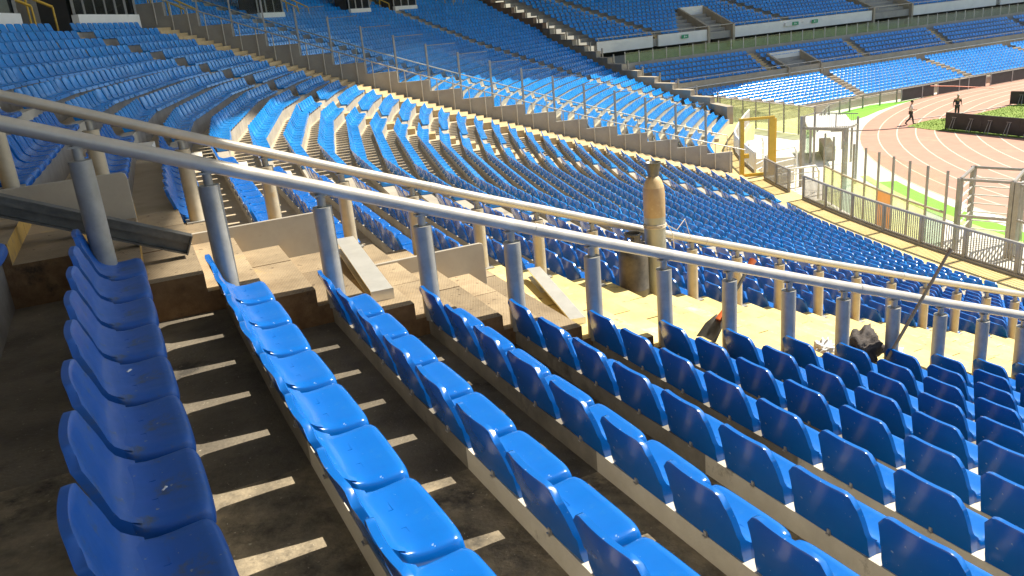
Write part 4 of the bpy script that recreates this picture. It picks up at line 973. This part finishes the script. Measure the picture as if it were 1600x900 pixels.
far_stairs(MID, lambda i: -6.1 + 0.09 * i, 0.45, M['stair_tan']); far_stairs(MID, lambda i: 6.6 + 0.12 * i, 0.45, M['stair_tan']); far_stairs(MID, lambda i: 19.0 + 0.2 * i, 0.45, M['stair_tan'])
far_stairs(UPP, lambda i: -13.9 - 0.54 * i, 0.42, M['stair_tan']); far_stairs(UPP, lambda i: 2.6 - 0.55 * i, 0.42, M['stair_tan'])
# glass balustrade of the corridor
gb = thing('glass_balustrade', 'long glass balustrade on slim posts along the corridor of the far stand', 'balustrade', fw(0, 13.6, 5.24)); inv2 = Vector(gb.location)
aa = np.arange(edge_a(13.6) + 0.4, 46, 1.55)
for i, a_ in enumerate(aa):
    if i < 60:
        b = MB(); b.bar(fw(a_, 13.6, 5.24) - inv2, fw(a_, 13.6, 6.27) - inv2, 0.06, 0.05); b.build('post', M['fence_lit'], gb)
b = MB()
for a_ in aa[:-1]: b.obox(fw(a_ + 0.775, 13.6, 5.72) - inv2, HV, NV, (0, 0, 1), 0.71, 0.008, 0.45)
b.build('pane', G_GREEN, gb)
# green exit signs in the corridor
for i, a_ in enumerate((-11.0, 3.4, 6.2)):
    g = thing('exit_sign', ['green exit sign hanging in the corridor left of the upper opening', 'green and white sign on the white fascia of the far stand', 'green exit sign hanging in the corridor right of the white sign'][i], 'sign', fw(a_, 16.3, 6.85), 'green corridor signs')
    b = MB(); b.obox((0, 0, 0), HV, NV, (0, 0, 1), 0.40 if i != 1 else 0.45, 0.03, 0.17); b.build('panel', M['green_sign'], g)
    b = MB(); b.obox(HV * (-0.08) - NV * 0.034, HV, NV, (0, 0, 1), 0.05, 0.003, 0.09); b.obox(HV * 0.12 - NV * 0.034, HV, NV, (0, 0, 1), 0.10, 0.003, 0.025); b.build('symbol', M['plastic_white'], g)
    if i == 1:
        b = MB(); b.obox(HV * (-0.95), HV, NV, (0, 0, 1), 0.48, 0.03, 0.17); b.build('white_panel', M['wall_white'], g)
# glass front wall running from the end wall to the track corner
def glass_wall(name, pts, zb, zt, n, pane, label, post=M['galv'], rail=None, low=None):
    g = thing(name, label, 'glass wall', (*Vector(pts[0])[:2], zb) if not isinstance(pts[0], Vector) else (pts[0].x, pts[0].y, zb)); inv = Vector(g.location)
    P = [Vector((p[0], p[1], 0)) for p in pts]
    ds = [0]
    for a_, c in zip(P, P[1:]): ds.append(ds[-1] + (c - a_).length)
    def at(d):
        for i in range(len(P) - 1):
            if d <= ds[i + 1] + 1e-6: return P[i].lerp(P[i + 1], (d - ds[i]) / (ds[i + 1] - ds[i]))
        return P[-1]
    for i in range(n + 1):
        p = at(ds[-1] * i / n); b = MB(); b.bar(Vector((p.x, p.y, zb)) - inv, Vector((p.x, p.y, zt + 0.06)) - inv, 0.10, 0.10); b.build('post', post, g)
        if i < n:
            q = at(ds[-1] * (i + 1) / n); al = (q - p).normalized(); L_ = (q - p).length / 2
            c = (p + q) / 2; b = MB(); b.obox(Vector((c.x, c.y, (zb + zt) / 2)) - inv, al, al.cross(Vector((0, 0, 1))), (0, 0, 1), L_ - 0.055, 0.012, (zt - zb) / 2 - 0.03)
            pm = pane(i) if callable(pane) else pane
            b.build('pane', pm, g)
            if rail:
                b = MB(); b.bar(Vector((p.x, p.y, zt)) - inv + al * 0.06, Vector((q.x, q.y, zt)) - inv - al * 0.06, 0.07, 0.06); b.build('top_rail', rail, g)
    return g
glass_wall('glass_wall', [(18.2, 74.5), (20.3, 68.0), (23.2, 60.4)], 0.0, 2.15, 9, G_LIME, 'yellowish green glass wall with white top rail in front of the lower far seats', M['fence_grey'], M['fence_lit'])
glass_wall('glass_wall', [(23.2, 60.5), (27.0, 67.6), (31.0, 71.6), (35.6, 73.7)], 0.0, 1.15, 9, G_CLEAR, 'low clear glass wall on grey posts beside the green turf and far seats', M['fence_grey'], M['fence_grey'])
GP2 = [pol(t, 56.2) for t in np.linspace(-8.2, 2.8, 10)]
g = thing('glass_wall', 'tall glass wall on dark posts with olive and orange lower panels behind the walkway fence', 'glass wall', (GP2[0].x, GP2[0].y, 0)); inv = Vector(g.location)
for i, p in enumerate(GP2):
    b = MB(); b.bar(p - inv, p - inv + Vector((0, 0, 3.45)), 0.075, 0.075); b.build('post', M['fence_grey'], g)
    if i == 9: break
    q = GP2[i + 1]; al = (q - p).normalized(); pr = al.cross(Vector((0, 0, 1))); c = (p + q) / 2 - inv; L_ = (q - p).length / 2 - 0.055
    b = MB(); b.obox(c + Vector((0, 0, 2.60)), al, pr, (0, 0, 1), L_, 0.010, 0.78); b.build('upper_pane', G_CLEAR, g)
    b = MB(); b.obox(c + Vector((0, 0, 0.92)), al, pr, (0, 0, 1), L_, 0.012, 0.84); b.build('lower_pane', M['orange_pane'] if i == 3 else (G_LIME if i % 3 else G_GREEN), g)
    b = MB(); b.bar(p - inv + Vector((0, 0, 1.79)) + al * 0.05, q - inv + Vector((0, 0, 1.79)) - al * 0.05, 0.09, 0.07); b.build('beam', M['wall_tan'], g)
# steel cage by the fence at the right
g = thing('steel_cage', 'grey steel cage of square posts and bars behind the walkway fence', 'cage', (19.0, 31.6, 0)); 
cp = [Vector((-1.15, -0.25, 0)), Vector((0.15, -1.55, 0)), Vector((1.75, 0.35, 0)), Vector((0.45, 1.65, 0))]
for i, c in enumerate(cp):
    b = MB(); b.bar(c, c + Vector((0, 0, 3.0)), 0.17, 0.17); b.build('post', M['fence_grey'], g)
for i in range(4):
    a_, c = cp[i], cp[(i + 1) % 4]
    b = MB()
    for z in ((2.95, 1.5) if i in (0,) else (2.95,)): b.bar(a_ + Vector((0, 0, z)), c + Vector((0, 0, z)), 0.10, 0.10)
    b.build('beam', M['fence_grey'], g)
    if i in (1, 3, 2):
        b = MB()
        for z in np.arange(0.35, 2.8, 0.36): b.bar(a_ + Vector((0, 0, z)), c + Vector((0, 0, z)), 0.05, 0.05)
        b.build('bars', M['fence_lit'], g)
# mesh fence continuing right of the cage
g2 = thing('mesh_fence', 'tall grey mesh fence running right from the steel cage', 'fence', (19.25, 29.85, 0))
b = MB()
p0, p1 = Vector((0.0, 0.0, 0)), Vector((1.0, -8.0, 0)); al = (p1 - p0).normalized(); L_ = (p1 - p0).length
for z in (2.9, 1.55, 0.15): b.bar(p0 + Vector((0, 0, z)), p1 + Vector((0, 0, z)), 0.10, 0.08)
b.build('beam', M['fence_grey'], g2)
b = MB()
for x in np.arange(0.1, L_, 0.14): b.obox(p0 + al * x + Vector((0, 0, 1.5)), al, al.cross(Vector((0, 0, 1))), (0, 0, 1), 0.010, 0.010, 1.4)
b.build('mesh', M['fence_grey'], g2)
for x in (0, L_ / 2, L_):
    b = MB(); b.bar(p0 + al * x, p0 + al * x + Vector((0, 0, 3.0)), 0.2, 0.2); b.build('post', M['fence_grey'], g2)
# steel portal and white container in the pit
g = thing('steel_portal', 'tall grey steel portal frame with mesh top behind the walkway fence', 'portal', (17.4, 44.3, 0))
for c, wd, hh in (((-0.75, 0.75), 0.20, 3.9), ((0.95, -0.95), 0.17, 3.35), ((0.35, 1.9), 0.09, 3.9), ((2.05, 0.2), 0.09, 3.7)):
    b = MB(); b.bar((c[0], c[1], 0), (c[0], c[1], hh), wd, wd); b.build('post', M['fence_grey'], g)
for (p_, q_, z, wd) in (((-0.75, 0.75), (0.95, -0.95), 3.25, 0.14), ((-0.75, 0.75), (0.35, 1.9), 3.85, 0.05), ((0.35, 1.9), (2.05, 0.2), 3.85, 0.05), ((0.95, -0.95), (2.05, 0.2), 3.3, 0.06)):
    b = MB(); b.bar((*p_, z), (*q_, z), wd, wd); b.build('beam', M['fence_grey'], g)
b = MB(); al = Vector((1, -1, 0)).normalized()
for i in range(1, 20): c = Vector((0.35, 1.9, 3.35)) + al * (2.4 * i / 20); b.obox(c, al, al.cross(Vector((0, 0, 1))), (0, 0, 1), 0.008, 0.008, 0.48)
b.bar((0.35, 1.9, 2.9), (2.05, 0.2, 2.9), 0.04, 0.04); b.bar((1.2, 1.05, 2.9), (1.2, 1.05, 3.85), 0.05, 0.05); b.build('mesh_top', M['fence_grey'], g)
g = thing('white_canopy', 'bright white flat canopy on posts in the pit behind the steel portal', 'canopy', (21.2, 53.0, 0))
ax, ay = Vector((0.28, 0.96, 0)), Vector((0.96, -0.28, 0))
b = MB(); b.obox((0, 0, 2.20), ax, ay, (0, 0, 1), 2.5, 1.35, 0.06); b.build('roof_panel', M['plastic_white'], g, bevel=0.02)
for i, (u_, v_) in enumerate(((-2.3, -1.2), (2.3, -1.2), (2.3, 1.2), (-2.3, 1.2))):
    b = MB(); p_ = ax * u_ + ay * v_; b.bar(p_, p_ + Vector((0, 0, 2.13)), 0.10, 0.10); b.build('post', M['fence_grey'], g)
b = MB(); b.obox(Vector((0, 0, 1.05)) + ay * -1.1, ax, ay, (0, 0, 1), 2.2, 0.02, 1.0); b.build('side_panel', G_GREEN, g)
b = MB(); b.obox(Vector((0, 0, 0.45)), ax, ay, (0, 0, 1), 1.7, 0.35, 0.44); b.build('bench', M['wall_tan'], g)
# white crowd barriers and pipes beyond the yellow gate
for i, (x, y, rz) in enumerate(((14.0, 44.8, 0.9), (14.9, 43.2, 0.5), (15.6, 46.5, 1.3), (15.2, 41.4, 0.2))):
    g = thing('crowd_barrier', ['white tubular crowd barrier beyond the yellow gate, highest of four', 'white tubular crowd barrier beyond the gate, just under the highest', 'white tubular crowd barrier beyond the gate, farthest right', 'white tubular crowd barrier beside the walkway fence end'][i], 'barrier', (x, y, 0.0), 'white crowd barriers', rz)
    b = MB(); hh = 2.9 - 0.35 * i
    b.tube([(-1.1, 0, 0.1), (-1.1, 0, hh - 0.3), (-0.9, 0, hh), (0.9, 0, hh), (1.1, 0, hh - 0.3), (1.1, 0, 0.1)], 0.05, 8); b.build('frame', M['plastic_white'], g)
    b = MB(); 
    for z in np.arange(1.2, hh - 0.2, 0.35): b.tube([(-1.08, 0, z), (1.08, 0, z)], 0.03, 6)
    b.build('bars', M['plastic_white'], g)
# low pale block / ramp beside the pit
g = tag((lambda b: (b.obox((16.0, 49.5, 0.75), (0.2, 0.98, 0), (0.98, -0.2, 0), (0, 0, 1), 3.2, 1.3, 0.75), b.build('concrete_block', M['ground']))[1])(MB()), 'low pale concrete block in the pit beyond the gate', 'concrete block')

# ------------------------------------------------------------------ people
def person(loc, rz, label, shirt, legs, pose, hair):
    g = thing('person', label, 'person', loc, None, rz)
    J = dict(pelvis=(0, 0, 0.95), spine=(0.01, 0, 1.18), chest=(0.03, 0, 1.40), neck=(0.04, 0, 1.53), head=(0.06, 0, 1.64), crown=(0.06, 0, 1.74))
    J.update(pose)
    def skin(name, edges, radii, matl):
        names = list(radii); vs = [J[n] for n in names]; ix = {n: i for i, n in enumerate(names)}
        me = bpy.data.meshes.new(name); me.from_pydata(vs, [(ix[a], ix[b]) for a, b in edges], [])
        me.materials.append(matl)
        o = bpy.data.objects.new(name, me); COL.objects.link(o); o.parent = g
        md = o.modifiers.new('skin', 'SKIN'); md.use_smooth_shade = True
        for i, n in enumerate(names):
            r = radii[n]; sv = me.skin_vertices[0].data[i]; sv.radius = (r, r) if not isinstance(r, tuple) else r
        me.skin_vertices[0].data[0].use_root = True
        sb = o.modifiers.new('sub', 'SUBSURF'); sb.levels = 2; sb.render_levels = 2
        return o
    body_e = [('pelvis', 'spine'), ('spine', 'chest'), ('chest', 'neck'), ('neck', 'head'), ('head', 'crown')]
    rad_b = dict(pelvis=(0.13, 0.10), spine=(0.12, 0.09), chest=(0.15, 0.10), neck=0.052, head=(0.085, 0.10), crown=(0.06, 0.07))
    for sd in 'lr':
        body_e += [('chest', 'sh' + sd), ('sh' + sd, 'el' + sd), ('el' + sd, 'wr' + sd), ('wr' + sd, 'ha' + sd), ('pelvis', 'hip' + sd), ('hip' + sd, 'kn' + sd), ('kn' + sd, 'an' + sd), ('an' + sd, 'to' + sd)]
        rad_b.update({'sh' + sd: 0.058, 'el' + sd: 0.042, 'wr' + sd: 0.030, 'ha' + sd: (0.042, 0.022), 'hip' + sd: 0.085, 'kn' + sd: 0.056, 'an' + sd: 0.040, 'to' + sd: 0.042})
    skin('body', body_e, rad_b, M['skin'])
    te = [('pelvis', 'spine'), ('spine', 'chest')]; tr = dict(pelvis=(0.155, 0.125), spine=(0.15, 0.12), chest=(0.175, 0.125))
    for sd in 'lr': te += [('chest', 'sh' + sd), ('sh' + sd, 'el' + sd)]; tr.update({'sh' + sd: 0.075, 'el' + sd: 0.056})
    if pose.get('long'):
        for sd in 'lr': te += [('el' + sd, 'wr' + sd)]; tr.update({'wr' + sd: 0.042})
    skin('shirt', te, tr, shirt)
    le = []; lr_ = dict(pelvis=(0.15, 0.12))
    for sd in 'lr': le += [('pelvis', 'hip' + sd), ('hip' + sd, 'kn' + sd), ('kn' + sd, 'an' + sd)]; lr_.update({'hip' + sd: 0.10, 'kn' + sd: 0.073, 'an' + sd: 0.060})
    skin('trousers', le, lr_, legs)
    b = MB()
    for sd in 'lr':
        a_, t_ = Vector(J['an' + sd]), Vector(J['to' + sd]); b.tube([a_ - (t_ - a_) * 0.3 - Vector((0, 0, 0.03)), a_.lerp(t_, 0.5) - Vector((0, 0, 0.03)), t_ + (t_ - a_) * 0.2 - Vector((0, 0, 0.0))], [0.045, 0.05, 0.035], 8)
    b.build('shoes', M['trousers_dark'], g)
    bmh = bmesh.new(); bmesh.ops.create_uvsphere(bmh, u_segments=14, v_segments=9, radius=1.0)
    hc = Vector(J['head'])
    for v in bmh.verts: v.co = Vector((v.co.x * 0.112 - 0.018, v.co.y * 0.098, max(v.co.z, -0.25) * 0.112 + 0.055)) + hc
    me = bpy.data.meshes.new('hair'); bmh.to_mesh(me); bmh.free(); me.materials.append(hair); me.polygons.foreach_set('use_smooth', [True] * len(me.polygons))
    o = bpy.data.objects.new('hair', me); COL.objects.link(o); o.parent = g
    b = MB(); b.add([hc + Vector((0.095, -0.012, 0.02)), hc + Vector((0.125, 0, -0.025)), hc + Vector((0.095, 0.012, 0.02)), hc + Vector((0.095, 0, -0.03))], [[0, 1, 2], [0, 3, 1], [1, 3, 2]]); b.build('nose', M['skin'], g)
    return g
walk = dict(shl=(0.03, 0.20, 1.42), shr=(0.03, -0.20, 1.42), ell=(-0.12, 0.27, 1.16), elr=(0.10, -0.27, 1.16), wrl=(-0.04, 0.29, 0.92), wrr=(0.32, -0.26, 1.10), hal=(-0.01, 0.29, 0.83), har=(0.40, -0.24, 1.14),
            hipl=(0.0, 0.09, 0.90), hipr=(0.0, -0.09, 0.90), knl=(0.14, 0.09, 0.50), knr=(-0.02, -0.09, 0.49), anl=(0.22, 0.09, 0.09), anr=(-0.32, -0.09, 0.15), tol=(0.37, 0.09, 0.05), tor=(-0.20, -0.09, 0.05))
person((30.95, 61.75, 0.012), R(-25), 'person in a white shirt and dark trousers striding along the track', M['shirt_white'], M['trousers_dark'], walk, M['hair'])
stand = dict(shl=(0.02, 0.20, 1.42), shr=(0.02, -0.20, 1.42), ell=(-0.06, 0.30, 1.17), elr=(-0.02, -0.28, 1.16), wrl=(0.10, 0.30, 0.97), wrr=(0.10, -0.34, 0.95), hal=(0.16, 0.28, 0.90), har=(0.17, -0.36, 0.87),
             hipl=(0, 0.09, 0.90), hipr=(0, -0.09, 0.90), knl=(0.06, 0.10, 0.50), knr=(0.03, -0.10, 0.50), anl=(0.0, 0.10, 0.09), anr=(-0.02, -0.10, 0.09), tol=(0.16, 0.11, 0.05), tor=(0.14, -0.11, 0.05), long=True)
stand.pop('long')
person((34.9, 62.6, 0.032), R(-95), 'person in a navy jacket and pale cap standing behind the black hoarding', M['jacket_navy'], M['trousers_dark'], stand, M['cap_grey'])

# ------------------------------------------------------------------ roof over the upper rows (out of the picture, throws the shade)
ZR = ZO + 19.0
shade = [(-60, -18.0, zk(0.5)), ]
line = []
for th, k in ((-48, 0.55), (-34, 0.50), (-27, 0.48), (-24.1, 0.50), (-21.6, 1.05), (-18, 1.35), (-14.2, 1.75), (-9.6, 2.7), (-8.4, 3.3), (-4.9, 4.3), (-0.6, 5.4), (1.3, 6.4), (6.3, 6.9), (11.4, 8.8), (13.1, 12.1), (18.9, 15.6), (22.5, 17.7), (23.4, 19.6)):
    kk = k; p = pol(th, R0 - kk * D, zk(kk) + 0.5); line.append(p)
for a_ in (-8.0, 5.0, 30.0, 62.0): line.append(fw(a_, 8.7, 2.9))
edge = []
for p in line:
    t = (ZR - p.z) / SV.z; edge.append(p + SV * t)
b = MB()
for i in range(len(edge) - 1):
    e0, e1 = edge[i], edge[i + 1]
    if i < 17:
        o0 = (e0 - Vector((CX, CY, ZR))).normalized(); o1 = (e1 - Vector((CX, CY, ZR))).normalized()
        f0, f1 = e0 + Vector((o0.x, o0.y, 0)) * 60, e1 + Vector((o1.x, o1.y, 0)) * 60
    else:
        f0, f1 = e0 + NV * 60, e1 + NV * 60
        if i == 17: pass
    b.hexa([e0, e1, f1, f0, e0 + Vector((0, 0, 1.2)), e1 + Vector((0, 0, 1.2)), f1 + Vector((0, 0, 1.2)), f0 + Vector((0, 0, 1.2))])
o0 = (edge[17] - Vector((CX, CY, ZR))).normalized()
b.hexa([edge[17], edge[17] + NV * 60, edge[17] + NV * 60 + Vector((o0.x, o0.y, 0)) * 30, edge[17] + Vector((o0.x, o0.y, 0)) * 60] + [q + Vector((0, 0, 1.19)) for q in (edge[17], edge[17] + NV * 60, edge[17] + NV * 60 + Vector((o0.x, o0.y, 0)) * 30, edge[17] + Vector((o0.x, o0.y, 0)) * 60)])
tag(b.build('stadium_roof', M['roof']), 'pale ring roof high above the upper rows of seats', 'roof')
